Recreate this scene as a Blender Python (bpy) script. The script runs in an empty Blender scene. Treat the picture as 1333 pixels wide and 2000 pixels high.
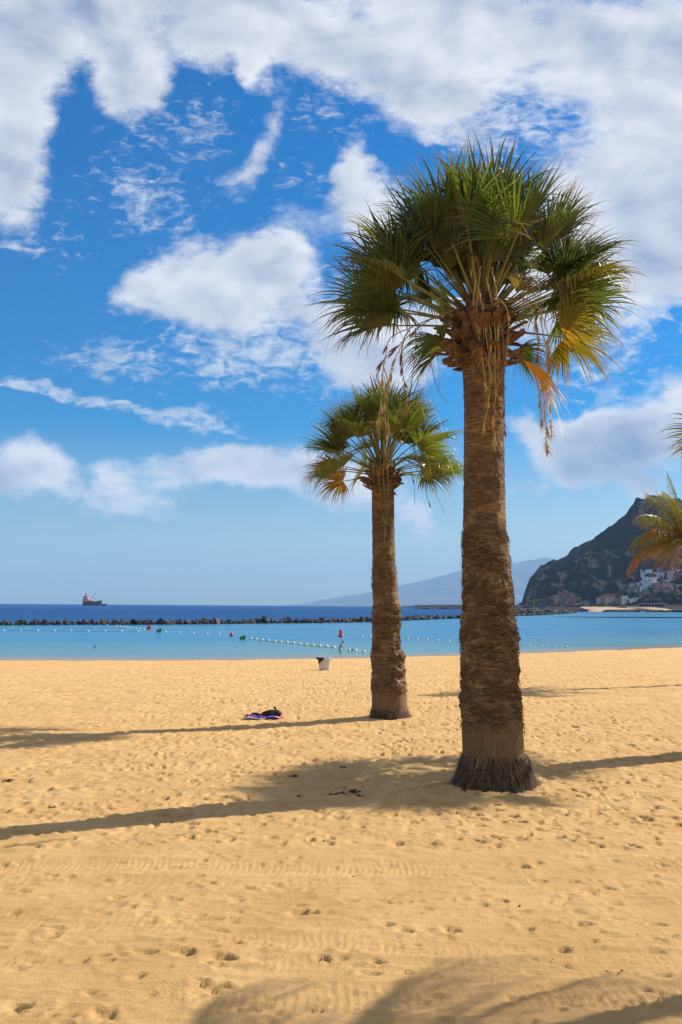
import bpy, math, random
import numpy as np
from mathutils import Vector, Matrix, Euler

rnd = random.Random(7)
rs = np.random.RandomState(11)
SC = bpy.context.scene
COL = SC.collection
R = math.radians

# ------------------------------------------------------------------ camera
EYE = 3.0
F = 2000.0                      # focal length in pixels of the 1333 x 2000 photograph
PITCH = math.atan(183 / F)
ROLL = math.atan(0.0065)
cam_d = bpy.data.cameras.new('camera')
cam_d.sensor_fit = 'VERTICAL'; cam_d.sensor_height = 24; cam_d.lens = 24 * F / 2000
cam_d.clip_start = 0.1; cam_d.clip_end = 60000
cam = bpy.data.objects.new('camera', cam_d); COL.objects.link(cam)
CM = Matrix.Rotation(math.pi / 2 + PITCH, 4, 'X') @ Matrix.Rotation(ROLL, 4, 'Z')
cam.matrix_world = Matrix.Translation((0, 0, EYE)) @ CM
SC.camera = cam
CM3 = CM.to_3x3()

def ray(px, py):
    return CM3 @ Vector(((px - 666.5) / F, (1000 - py) / F, -1))
def atz(px, py, z=0.0):
    d = ray(px, py); t = (z - EYE) / d.z
    return Vector((d.x * t, d.y * t, z))
def aty(px, py, Y):
    d = ray(px, py); t = Y / d.y
    return Vector((d.x * t, Y, EYE + d.z * t))

# ------------------------------------------------------------------ light
SUN_AZ, SUN_EL = 61.5, 35.0     # azimuth measured from +Y (ahead) towards +X (right)
SC.view_settings.view_transform = 'Standard'
SC.view_settings.look = 'None'
SC.view_settings.gamma = 1.0
SC.view_settings.exposure = 0.72
SC.cycles.use_denoising = True
SC.cycles.max_bounces = 6
SC.cycles.diffuse_bounces = 3
SC.cycles.glossy_bounces = 2
SC.cycles.transmission_bounces = 3
SC.cycles.transparent_max_bounces = 8
SC.cycles.volume_bounces = 0

sd = bpy.data.lights.new('sun', 'SUN'); sd.energy = 5.0; sd.angle = R(0.5); sd.color = (1.0, 0.93, 0.82)
sun = bpy.data.objects.new('sun', sd); COL.objects.link(sun)
SDIR = Vector((math.cos(R(SUN_EL)) * math.sin(R(SUN_AZ)), math.cos(R(SUN_EL)) * math.cos(R(SUN_AZ)), math.sin(R(SUN_EL))))
sun.rotation_euler = SDIR.to_track_quat('Z', 'Y').to_euler()
sun.location = (20, 10, 30)

def N(nt, typ, **kw):
    n = nt.nodes.new(typ)
    for k, v in kw.items():
        if k.startswith('i_'):
            key = k[2:]
            key = int(key) if key.isdigit() else key
            n.inputs[key].default_value = v
        else:
            setattr(n, k, v)
    return n
def mth(nt, op, a, b=None, c=None, clamp=False):
    n = nt.nodes.new('ShaderNodeMath'); n.operation = op; n.use_clamp = clamp
    for i, v in enumerate((a, b, c)):
        if v is None: continue
        if isinstance(v, (int, float)): n.inputs[i].default_value = v
        else: nt.links.new(v, n.inputs[i])
    return n.outputs[0]
def mrange(nt, v, a, b, c=0.0, d=1.0, smooth=True):
    n = nt.nodes.new('ShaderNodeMapRange')
    if smooth: n.interpolation_type = 'SMOOTHSTEP'
    nt.links.new(v, n.inputs[0])
    for i, x in enumerate((a, b, c, d)): n.inputs[i + 1].default_value = x
    return n.outputs[0]
def mixc(nt, fac, a, b, typ='MIX'):
    n = nt.nodes.new('ShaderNodeMix'); n.data_type = 'RGBA'; n.blend_type = typ
    for idx, v in ((0, fac), (6, a), (7, b)):
        if isinstance(v, (int, float)): n.inputs[idx].default_value = v
        elif isinstance(v, tuple): n.inputs[idx].default_value = (*v[:3], 1)
        else: nt.links.new(v, n.inputs[idx])
    return n.outputs[2]
def noise(nt, vec, scale, detail=4, rough=0.5, dist=0.0, dim='3D'):
    n = nt.nodes.new('ShaderNodeTexNoise'); n.noise_dimensions = dim
    n.inputs['Scale'].default_value = scale; n.inputs['Detail'].default_value = detail
    n.inputs['Roughness'].default_value = rough; n.inputs['Distortion'].default_value = dist
    if vec is not None: nt.links.new(vec, n.inputs['Vector'])
    return n
def mapping(nt, vec, scale=(1, 1, 1), loc=(0, 0, 0), rot=(0, 0, 0), typ='POINT'):
    n = nt.nodes.new('ShaderNodeMapping'); n.vector_type = typ
    n.inputs['Location'].default_value = loc; n.inputs['Rotation'].default_value = rot; n.inputs['Scale'].default_value = scale
    nt.links.new(vec, n.inputs['Vector'])
    return n.outputs[0]

SKY_K = 0.085
def build_world():
    w = bpy.data.worlds.new('World'); SC.world = w; w.use_nodes = True
    nt = w.node_tree; nt.nodes.clear()
    out = N(nt, 'ShaderNodeOutputWorld'); bg = N(nt, 'ShaderNodeBackground'); bg.inputs[1].default_value = SKY_K
    nt.links.new(bg.outputs[0], out.inputs[0])
    sky = N(nt, 'ShaderNodeTexSky', sky_type='NISHITA')
    sky.sun_disc = False; sky.sun_elevation = R(SUN_EL); sky.sun_rotation = R(SUN_AZ)
    sky.altitude = 0; sky.air_density = 1.0; sky.dust_density = 0.6; sky.ozone_density = 3.0
    # clear-air colour: a clean, strongly blue maritime sky
    hs = N(nt, 'ShaderNodeHueSaturation'); hs.inputs['Hue'].default_value = 0.506; hs.inputs['Saturation'].default_value = 1.38
    hs.inputs['Value'].default_value = 0.95
    nt.links.new(sky.outputs[0], hs.inputs['Color'])
    tc = N(nt, 'ShaderNodeTexCoord'); D = tc.outputs['Generated']
    sep = N(nt, 'ShaderNodeSeparateXYZ'); nt.links.new(D, sep.inputs[0])
    X, Y, Z = sep.outputs
    zg = mth(nt, 'GREATER_THAN', Z, 0.0)
    # the blue deepens away from the horizon
    nt.links.new(mrange(nt, Z, 0.02, 0.42, 1.5, 2.5), hs.inputs['Saturation'])
    nt.links.new(mrange(nt, Z, 0.02, 0.5, 0.82, 0.93), hs.inputs['Value'])
    # cloud field over the bay: direction slopes u = x/y, v = z/y
    ys = mth(nt, 'MAXIMUM', Y, 0.05)
    u = mth(nt, 'DIVIDE', X, ys); v = mth(nt, 'DIVIDE', Z, ys)
    cmb = N(nt, 'ShaderNodeCombineXYZ'); nt.links.new(u, cmb.inputs[0]); nt.links.new(v, cmb.inputs[1])
    UV = cmb.outputs[0]
    # organic edges: warp
    wn = noise(nt, UV, 9.0, 7, 0.6)
    ws = N(nt, 'ShaderNodeVectorMath', operation='MULTIPLY_ADD')
    nt.links.new(wn.outputs['Color'], ws.inputs[0]); ws.inputs[1].default_value = (0.085, 0.085, 0); ws.inputs[2].default_value = (-0.0425, -0.0425, 0)
    wa = N(nt, 'ShaderNodeVectorMath', operation='ADD'); nt.links.new(UV, wa.inputs[0]); nt.links.new(ws.outputs[0], wa.inputs[1])
    W = wa.outputs[0]
    def field(blobs):
        acc = None
        for (px, py, rx, ry, rot, amp) in blobs:
            d = ray(px, py); cu, cv = d.x / d.y, d.z / d.y
            m = mapping(nt, W, (rx / F, ry / F, 1), (cu, cv, 0), (0, 0, R(rot)), 'TEXTURE')
            g = N(nt, 'ShaderNodeTexGradient', gradient_type='SPHERICAL'); nt.links.new(m, g.inputs[0])
            acc = mth(nt, 'MULTIPLY_ADD', g.outputs['Fac'], amp, acc if acc is not None else 0.0)
        return acc
    # (px, py, rx, ry, rotation, amount): where each bank of cloud stands in the sky
    main = [
        (170, 30, 420, 170, 0, 1.6), (480, 40, 240, 150, -20, 1.3), (255, 170, 100, 130, 10, 1.2), (20, 330, 115, 230, 0, 1.5),
        (10, 140, 150, 180, 0, 1.2), (880, 60, 380, 190, -8, 1.5), (830, 190, 240, 130, -12, 1.0), (1130, 60, 330, 190, 0, 1.3),
        (650, 110, 95, 110, 20, 0.9), (1290, 330, 300, 330, 30, 1.5), (1180, 480, 260, 210, 0, 1.2), (1333, 100, 160, 200, 0, .7),
        (685, 330, 75, 105, 0, 1.3), (735, 430, 130, 120, 20, 1.1), (1240, 640, 230, 150, 0, 0.75),
        (430, 540, 230, 120, 8, 1.35), (545, 470, 130, 110, 30, 1.0), (330, 510, 110, 80, 0, 0.6), (560, 620, 260, 90, 0, 0.9), (240, 560, 70, 60, 0, 0.55),
        (780, 670, 230, 130, 0, 1.15), (960, 560, 250, 160, 0, 0.8), (690, 730, 190, 70, 0, 0.7),
        (40, 930, 135, 90, 5, 1.4), (400, 925, 260, 66, 3, 1.2), (240, 985, 170, 40, -4, 0.85), (580, 925, 220, 75, -3, 1.15), (720, 965, 200, 70, -8, 1.0),
        (830, 1030, 75, 45, -15, 0.85), (215, 935, 60, 40, 0, .5),
        (1270, 850, 260, 125, 12, 1.7), (1130, 880, 170, 80, 6, 1.1), (1040, 825, 90, 50, 0, 0.9),
        (1260, 975, 60, 40, 0, 0.85), (1163, 1045, 32, 16, 0, 0.75), (694, 1099, 28, 16, 0, 0.75), (1226, 941, 22, 14, 0, 0.6),
        (495, 140, 48, 62, 0, 0.85), (528, 245, 60, 125, -18, 0.66), (480, 335, 120, 50, 35, 0.6),
    ]
    thin = [
        (290, 385, 170, 90, -15, 0.9), (520, 700, 320, 100, -4, 1.0), (210, 700, 170, 60, -22, 0.85), (60, 745, 150, 34, -14, 0.9), (300, 250, 160, 120, 20, .5), (640, 220, 130, 120, 0, .55), (900, 260, 160, 90, 0, .7), (100, 460, 120, 80, 0, .5), (640, 560, 160, 120, 0, .6), (1050, 950, 200, 60, 0, .5),
        (220, 790, 300, 30, -15, 0.95), (380, 830, 110, 50, -8, 0.9), (600, 360, 110, 50, -30, 0.55), (1060, 240, 200, 110, 0, .9),
        (1150, 740, 150, 90, 0, .6), (30, 505, 80, 40, 0, .8), (60, 1075, 120, 16, -3, 0.42), (150, 1095, 140, 14, 3, 0.36), (560, 1060, 90, 14, 0, 0.3),
        (410, 560, 330, 160, 0, .35), (400, 250, 90, 160, -10, .45), (1250, 600, 200, 180, 0, .7),
    ]
    B = field(main); T = field(thin)
    G = field([(1300, 885, 260, 95, 4, .75), (140, 30, 320, 130, 0, .45), (450, 600, 200, 70, 0, .3), (1270, 540, 220, 110, 0, .35), (1000, 30, 250, 60, 0, .2), (20, 300, 80, 120, 0, .3), (700, 700, 220, 60, 0, .2)])
    vs = mapping(nt, UV, (1, 1.5, 1))
    n2 = noise(nt, mapping(nt, UV, (1, 2.0, 1), rot=(0, 0, R(-12))), 55.0, 5, 0.62, 0.6)
    n1 = noise(nt, vs, 8.0, 10, 0.58, 0.35)
    nA = noise(nt, vs, 7.0, 5, 0.5, 0.3)
    n1b = noise(nt, mapping(nt, vs, loc=(0.022, 0.018, 0)), 7.0, 5, 0.5, 0.3)   # the same field a step towards the sun
    n3 = noise(nt, vs, 4.0, 3, 0.5)
    Bn = mth(nt, 'MINIMUM', B, 1.12)
    d1 = mth(nt, 'MULTIPLY_ADD', mth(nt, 'SUBTRACT', n1.outputs[0], 0.5), 1.85, mth(nt, 'MULTIPLY_ADD', mth(nt, 'SUBTRACT', n2.outputs[0], 0.5), 0.55, Bn))
    a1 = mrange(nt, d1, 0.26, 0.98)
    d2 = mth(nt, 'MULTIPLY_ADD', mth(nt, 'SUBTRACT', n2.outputs[0], 0.53), 2.4, mth(nt, 'MINIMUM', T, 0.9))
    a2 = mth(nt, 'MULTIPLY', mrange(nt, d2, 0.2, 1.15), 0.72)
    a12 = mth(nt, 'SUBTRACT', mth(nt, 'ADD', a1, a2), mth(nt, 'MULTIPLY', a1, a2))
    # sky elsewhere (behind, beside and overhead): the same broken cloud, from a field without seams
    n4 = noise(nt, mapping(nt, D, (1, 1, 2.2)), 3.0, 8, 0.58, 0.2)
    a3 = mrange(nt, n4.outputs[0], 0.38, 0.60)
    side = mrange(nt, mth(nt, 'ABSOLUTE', u), 0.42, 0.75); top = mrange(nt, v, 0.72, 1.1); back = mrange(nt, Y, 0.35, 0.15)
    wgt = mth(nt, 'MAXIMUM', mth(nt, 'MAXIMUM', side, top), back)
    alpha = mth(nt, 'MULTIPLY', mth(nt, 'ADD', mth(nt, 'MULTIPLY', a12, mth(nt, 'SUBTRACT', 1.0, wgt)), mth(nt, 'MULTIPLY', a3, wgt)), 0.95)
    alpha = mth(nt, 'MULTIPLY', alpha, zg)
    # cloud shading: bright rims on the sun side, blue-grey bellies where the bank is deep
    lit = mth(nt, 'MULTIPLY', mth(nt, 'SUBTRACT', nA.outputs[0], n1b.outputs[0]), 2.6)
    deep = mrange(nt, mth(nt, 'MULTIPLY_ADD', mth(nt, 'SUBTRACT', n3.outputs[0], 0.5), 1.3, B), 0.7, 1.75)
    shade = mth(nt, 'SUBTRACT', mth(nt, 'SUBTRACT', 0.84, mth(nt, 'MULTIPLY', deep, 0.26)), G)
    shade = mth(nt, 'ADD', shade, lit, None, True)
    ccol = mixc(nt, shade, (2.2, 2.75, 4.0), (6.5, 6.6, 6.9))
    fin = mixc(nt, alpha, hs.outputs[0], ccol)
    nt.links.new(fin, bg.inputs[0])
    w.cycles.sampling_method = 'MANUAL'; w.cycles.sample_map_resolution = 512
build_world()

# ------------------------------------------------------------------ noise in numpy
_p = np.random.RandomState(5).permutation(256); _p = np.concatenate([_p, _p, _p])
_g = np.random.RandomState(6).normal(size=(256, 3)); _g /= np.linalg.norm(_g, axis=1)[:, None]
def perlin(x, y, z=None):
    x = np.asarray(x, float); y = np.asarray(y, float)
    x, y = np.broadcast_arrays(x, y)
    if z is None:
        xi = np.floor(x).astype(int); yi = np.floor(y).astype(int); xf = x - xi; yf = y - yi
        u = xf**3 * (xf * (xf * 6 - 15) + 10); v = yf**3 * (yf * (yf * 6 - 15) + 10)
        def g(a, b):
            h = _p[_p[(xi + a) & 255] + ((yi + b) & 255)]
            return _g[h, 0] * (xf - a) + _g[h, 1] * (yf - b)
        return ((g(0, 0) * (1 - u) + g(1, 0) * u) * (1 - v) + (g(0, 1) * (1 - u) + g(1, 1) * u) * v) * 1.5
    z = np.asarray(z, float); x, y, z = np.broadcast_arrays(x, y, z)
    xi = np.floor(x).astype(int); yi = np.floor(y).astype(int); zi = np.floor(z).astype(int)
    xf = x - xi; yf = y - yi; zf = z - zi
    fd = lambda t: t**3 * (t * (t * 6 - 15) + 10)
    u, v, w = fd(xf), fd(yf), fd(zf)
    def g(a, b, c):
        h = _p[_p[_p[(xi + a) & 255] + ((yi + b) & 255)] + ((zi + c) & 255)]
        return _g[h, 0] * (xf - a) + _g[h, 1] * (yf - b) + _g[h, 2] * (zf - c)
    l = lambda a, b, t: a + (b - a) * t
    return l(l(l(g(0,0,0), g(1,0,0), u), l(g(0,1,0), g(1,1,0), u), v), l(l(g(0,0,1), g(1,0,1), u), l(g(0,1,1), g(1,1,1), u), v), w) * 1.5
def fbm(x, y, z=None, o=4, gain=0.5):
    s = 0; a = 1
    for i in range(o):
        k = 2.03**i
        s = s + a * perlin(x * k + 7.3 * i, y * k + 3.1 * i, None if z is None else z * k)
        a *= gain
    return s
def sstep(a, b, x):
    t = np.clip((x - a) / (b - a), 0, 1); return t * t * (3 - 2 * t)

# ------------------------------------------------------------------ object helpers
def make_mesh(name, V, faces, smooth=False, attrs=None):
    """V (n,3); faces: an (m,k) array or a list of arrays with different k"""
    me = bpy.data.meshes.new(name)
    V = np.ascontiguousarray(V, dtype=np.float32).reshape(-1, 3)
    fl = faces if isinstance(faces, list) else [faces]
    fl = [np.asarray(f, dtype=np.int32) for f in fl if len(f)]
    me.vertices.add(len(V)); me.vertices.foreach_set('co', V.ravel())
    loops = np.concatenate([f.ravel() for f in fl]); tot = np.concatenate([np.full(len(f), f.shape[1], np.int32) for f in fl])
    start = np.concatenate([[0], np.cumsum(tot)[:-1]]).astype(np.int32)
    me.loops.add(len(loops)); me.loops.foreach_set('vertex_index', loops)
    me.polygons.add(len(tot)); me.polygons.foreach_set('loop_start', start); me.polygons.foreach_set('loop_total', tot)
    me.polygons.foreach_set('use_smooth', np.full(len(tot), smooth))
    me.update(calc_edges=True)
    for k, a in (attrs or {}).items():
        at = me.attributes.new(k, 'FLOAT', 'POINT'); at.data.foreach_set('value', np.asarray(a, dtype=np.float32).ravel())
    me.validate()
    return me
def add(name, me, mat=None, parent=None, loc=None, rot=None, scale=None):
    if mat is not None and not me.materials: me.materials.append(mat)
    o = bpy.data.objects.new(name, me); COL.objects.link(o)
    if parent is not None: o.parent = parent
    if loc is not None: o.location = loc
    if rot is not None: o.rotation_euler = rot
    if scale is not None: o.scale = scale
    return o
def tag(o, label=None, cat=None, group=None, kind=None):
    if label: o['label'] = label
    if cat: o['category'] = cat
    if group: o['group'] = group
    if kind: o['kind'] = kind
    return o
def thing(name, label, cat, loc=(0, 0, 0), rz=0, group=None):
    o = bpy.data.objects.new(name, None); COL.objects.link(o); o.location = loc; o.rotation_euler = (0, 0, rz)
    o.empty_display_size = 0.2
    return tag(o, label, cat, group)
def kids(o): return [c for c in bpy.data.objects if c.parent == o]
def copy_tree(o, allk, parent=None):
    c = o.copy(); COL.objects.link(c)
    if parent is not None: c.parent = parent
    for ch in allk.get(o.name, ()): copy_tree(ch, allk, c)
    return c
def kid_map():
    m = {}
    for c in bpy.data.objects:
        if c.parent: m.setdefault(c.parent.name, []).append(c)
    return m
class MB:
    """collects boxes, tubes and ribbons into one mesh"""
    def __init__(s): s.v = []; s.q = []; s.t = []; s.n = 0
    def addv(s, V, Q=None, T=None):
        V = np.asarray(V, float).reshape(-1, 3); s.v.append(V)
        if Q is not None and len(Q): s.q.append(np.asarray(Q) + s.n)
        if T is not None and len(T): s.t.append(np.asarray(T) + s.n)
        s.n += len(V)
    def box(s, c, size, rz=0, taper=1.0):
        x, y, z = [a / 2 for a in size]; co, si = math.cos(rz), math.sin(rz)
        V = []
        for k, (a, b, d) in enumerate([(-1,-1,-1),(1,-1,-1),(1,1,-1),(-1,1,-1),(-1,-1,1),(1,-1,1),(1,1,1),(-1,1,1)]):
            t = taper if d > 0 else 1
            X, Y = a * x * t, b * y * t
            V.append((c[0] + X * co - Y * si, c[1] + X * si + Y * co, c[2] + d * z))
        s.addv(V, [(0,3,2,1),(4,5,6,7),(0,1,5,4),(1,2,6,5),(2,3,7,6),(3,0,4,7)])
    def tube(s, pts, radii, n=8, cap=True, flat=1.0):
        pts = [Vector(p) for p in pts]; rings = []
        ref = Vector((0, 0, 1))
        if abs((pts[-1] - pts[0]).normalized().z) > 0.9: ref = Vector((0, 1, 0))
        for i, p in enumerate(pts):
            a = pts[max(i - 1, 0)]; b = pts[min(i + 1, len(pts) - 1)]
            d = (b - a).normalized(); sx = d.cross(ref).normalized(); sy = sx.cross(d).normalized()
            for k in range(n):
                an = 2 * math.pi * k / n
                rings.append(p + (sx * math.cos(an) + sy * math.sin(an) * flat) * radii[i])
        L = len(pts); Q = [(i * n + k, i * n + (k + 1) % n, (i + 1) * n + (k + 1) % n, (i + 1) * n + k) for i in range(L - 1) for k in range(n)]
        T = []
        if cap:
            rings.append(pts[0]); rings.append(pts[-1])
            for k in range(n):
                T.append((L * n, (k + 1) % n, k)); T.append((L * n + 1, (L - 1) * n + k, (L - 1) * n + (k + 1) % n))
        s.addv([tuple(r) for r in rings], Q, T)
    def lathe(s, prof, n=16, c=(0, 0, 0)):
        V = [(c[0] + r * math.cos(2 * math.pi * k / n), c[1] + r * math.sin(2 * math.pi * k / n), c[2] + z) for r, z in prof for k in range(n)]
        s.addv(V, [(i * n + k, i * n + (k + 1) % n, (i + 1) * n + (k + 1) % n, (i + 1) * n + k) for i in range(len(prof) - 1) for k in range(n)])
    def ribbons(s, P, w, side):
        """P (n,t,3) centre lines, w (n,t) half widths, side (n,t,3) or (n,1,3) unit vectors"""
        n, t, _ = P.shape
        A = P - side * w[..., None]; B = P + side * w[..., None]
        V = np.stack([A, B], 2).reshape(-1, 3)
        i = np.arange(n)[:, None] * (t * 2) + np.arange(t - 1)[None] * 2
        Q = np.stack([i, i + 1, i + 3, i + 2], -1).reshape(-1, 4)
        s.addv(V, Q)
    def mesh(s, name, smooth=False, attrs=None):
        f = []
        if s.q: f.append(np.concatenate(s.q))
        if s.t: f.append(np.concatenate(s.t))
        return make_mesh(name, np.concatenate(s.v), f, smooth, attrs)
    def build(s, name, mat, parent=None, smooth=False, **kw): return add(name, s.mesh(name, smooth), mat, parent, **kw)

# ------------------------------------------------------------------ materials
def mat_new(name):
    m = bpy.data.materials.new(name); m.use_nodes = True
    nt = m.node_tree; b = nt.nodes['Principled BSDF']
    return m, nt, b
def pmat(name, col, rough=0.7, var=0.12, scale=8.0, bump=0.0, spec=0.4, metallic=0.0, col2=None):
    m, nt, b = mat_new(name)
    tc = N(nt, 'ShaderNodeTexCoord')
    n = noise(nt, tc.outputs['Object'], scale, 5, 0.6)
    c2 = col2 if col2 else tuple(c * (1 - var * 2) for c in col)
    c = mixc(nt, mrange(nt, n.outputs[0], 0.3, 0.7), c2, col)
    nt.links.new(c, b.inputs['Base Color'])
    b.inputs['Roughness'].default_value = rough; b.inputs['Specular IOR Level'].default_value = spec; b.inputs['Metallic'].default_value = metallic
    if bump:
        bp = N(nt, 'ShaderNodeBump'); bp.inputs['Strength'].default_value = bump; bp.inputs['Distance'].default_value = 0.02
        nt.links.new(n.outputs[0], bp.inputs['Height']); nt.links.new(bp.outputs[0], b.inputs['Normal'])
    return m

def leaf_mat(name, base, tip, mid, trans=0.35, rough=0.42, hue=0.485):
    m, nt, b = mat_new(name)
    at = N(nt, 'ShaderNodeAttribute', attribute_name='tt')
    a2 = N(nt, 'ShaderNodeAttribute', attribute_name='seg')
    oi = N(nt, 'ShaderNodeObjectInfo')
    t = at.outputs['Fac']
    c = mixc(nt, mrange(nt, t, 0.0, 0.35), mid, base)
    c = mixc(nt, mrange(nt, t, 0.72, 1.0), c, tip)
    hs = N(nt, 'ShaderNodeHueSaturation')
    nt.links.new(c, hs.inputs['Color'])
    v = mth(nt, 'ADD', mth(nt, 'MULTIPLY', a2.outputs['Fac'], 0.55), mth(nt, 'MULTIPLY_ADD', oi.outputs['Random'], 0.5, 0.5))
    nt.links.new(v, hs.inputs['Value'])
    nt.links.new(mth(nt, 'MULTIPLY_ADD', oi.outputs['Random'], -0.03, 0.515), hs.inputs['Hue'])
    nt.links.new(hs.outputs[0], b.inputs['Base Color'])
    b.inputs['Roughness'].default_value = rough; b.inputs['Specular IOR Level'].default_value = 0.6
    tr = N(nt, 'ShaderNodeBsdfTranslucent')
    tcx = N(nt, 'ShaderNodeHueSaturation', i_Saturation=1.1, i_Value=1.5, i_Hue=hue); nt.links.new(hs.outputs[0], tcx.inputs['Color'])
    nt.links.new(tcx.outputs[0], tr.inputs[0])
    mx = N(nt, 'ShaderNodeMixShader'); mx.inputs[0].default_value = trans
    nt.links.new(b.outputs[0], mx.inputs[1]); nt.links.new(tr.outputs[0], mx.inputs[2])
    nt.links.new(mx.outputs[0], nt.nodes['Material Output'].inputs[0])
    return m
M = {}
M['leaf'] = leaf_mat('fan_leaf_green', (0.048, 0.072, 0.013), (0.22, 0.18, 0.06), (0.13, 0.135, 0.028), 0.36, 0.36)
M['leaf2'] = leaf_mat('fan_leaf_fresh', (0.085, 0.118, 0.018), (0.25, 0.20, 0.06), (0.17, 0.165, 0.033), 0.42, 0.36)
M['yleaf'] = leaf_mat('fan_leaf_yellowing', (0.19, 0.16, 0.02), (0.36, 0.22, 0.06), (0.38, 0.24, 0.03))
M['oleaf'] = leaf_mat('fan_leaf_dry_orange', (0.56, 0.33, 0.035), (0.58, 0.44, 0.14), (0.50, 0.25, 0.03), 0.4, 0.6, 0.505)
M['bleaf'] = leaf_mat('fan_leaf_half_dry', (0.20, 0.12, 0.03), (0.30, 0.19, 0.09), (0.24, 0.16, 0.035), 0.35, 0.6, 0.505)
M['petiole'] = pmat('petiole_green', (0.20, 0.19, 0.05), 0.45, 0.15, 3)
M['petiole_dry'] = pmat('petiole_dry', (0.22, 0.12, 0.05), 0.7, 0.15, 5)
M['stalk'] = pmat('flower_stalk_straw', (0.55, 0.36, 0.11), 0.7, 0.15, 6)
M['stalk_brown'] = pmat('flower_stalk_brown', (0.27, 0.125, 0.055), 0.7, 0.2, 6)
M['stalk_green'] = pmat('flower_stalk_green', (0.20, 0.21, 0.06), 0.6, 0.2, 6)
M['boot'] = pmat('leaf_base_brown', (0.185, 0.098, 0.046), 0.85, 0.35, 9, 0.9)
def strand_mat(name, lo, mid, hi):
    m, nt, b = mat_new(name); a = N(nt, 'ShaderNodeAttribute', attribute_name='seg')
    c = mixc(nt, mrange(nt, a.outputs['Fac'], 0.0, 0.55), lo, mid); c = mixc(nt, mrange(nt, a.outputs['Fac'], 0.75, 1.0), c, hi)
    nt.links.new(c, b.inputs['Base Color']); b.inputs['Roughness'].default_value = 0.85; b.inputs['Specular IOR Level'].default_value = 0.2
    return m
M['fibre'] = strand_mat('bark_fibre', (0.040, 0.024, 0.013), (0.165, 0.100, 0.044), (0.36, 0.25, 0.13))
M['root'] = strand_mat('root_fibre', (0.035, 0.021, 0.012), (0.115, 0.072, 0.038), (0.26, 0.185, 0.115))

def trunk_mat(name):
    m, nt, b = mat_new(name)
    tc = N(nt, 'ShaderNodeTexCoord'); O = tc.outputs['Object']
    at = N(nt, 'ShaderNodeAttribute', attribute_name='cav'); smo = N(nt, 'ShaderNodeAttribute', attribute_name='smo')
    hor = noise(nt, mapping(nt, O, (4, 4, 46)), 1.0, 6, 0.65, 0.3)
    big = noise(nt, mapping(nt, O, (1.5, 1.5, 2.6)), 1.0, 4, 0.6)
    ver = noise(nt, mapping(nt, O, (75, 75, 3)), 1.0, 4, 0.6)
    fine = noise(nt, mapping(nt, O, (16, 16, 90)), 1.0, 5, 0.7)
    c = mixc(nt, mrange(nt, big.outputs[0], 0.36, 0.66), (0.140, 0.078, 0.033), (0.32, 0.190, 0.078))
    c = mixc(nt, mrange(nt, hor.outputs[0], 0.36, 0.62), (0.075, 0.042, 0.022), c)
    blo = noise(nt, mapping(nt, O, (3.2, 3.2, 5.5)), 1.0, 6, 0.7); c = mixc(nt, mrange(nt, blo.outputs[0], 0.52, 0.66, 0, 0.75), c, (0.40, 0.245, 0.105)); c = mixc(nt, mrange(nt, blo.outputs[0], 0.46, 0.34, 0, 0.7), c, (0.05, 0.03, 0.018))
    c = mixc(nt, mrange(nt, fine.outputs[0], 0.45, 0.75, 0, 0.5), c, (0.34, 0.25, 0.15))
    sm = mixc(nt, mrange(nt, ver.outputs[0], 0.35, 0.65), (0.135, 0.082, 0.040), (0.235, 0.145, 0.068))
    c = mixc(nt, smo.outputs['Fac'], c, sm)
    nt.links.new(c, b.inputs['Base Color']); b.inputs['Roughness'].default_value = 0.85; b.inputs['Specular IOR Level'].default_value = 0.25
    hh = mth(nt, 'ADD', mth(nt, 'MULTIPLY', hor.outputs[0], 1.0), mth(nt, 'MULTIPLY', fine.outputs[0], 0.8))
    hm = N(nt, 'ShaderNodeMix'); nt.links.new(smo.outputs['Fac'], hm.inputs[0]); nt.links.new(hh, hm.inputs[2]); nt.links.new(ver.outputs[0], hm.inputs[3])
    bp = N(nt, 'ShaderNodeBump'); bp.inputs['Strength'].default_value = 1.0; bp.inputs['Distance'].default_value = 0.03
    nt.links.new(hm.outputs[0], bp.inputs['Height']); nt.links.new(bp.outputs[0], b.inputs['Normal'])
    return m
M['trunk'] = trunk_mat('palm_bark')

# ------------------------------------------------------------------ beach
WZ = -0.8
SHX = np.array([-400, -120, -23, -11.4, 2.2, 14.7, 33, 60, 110, 220, 400.])
SHY = np.array([30, 62, 68.8, 70.5, 75.5, 84.5, 99.5, 124, 175, 320, 640.])
def shore_d(x, y): return (np.interp(x, SHX, SHY) - y) * 0.88
def beach_base(x, y):
    d = shore_d(x, y)
    t = np.clip(d / 34.0, 0, 1)
    return np.where(d > 0, WZ * (1 - t)**1.45, WZ + np.clip(0.055 * d, -2.2, 0))

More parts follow.
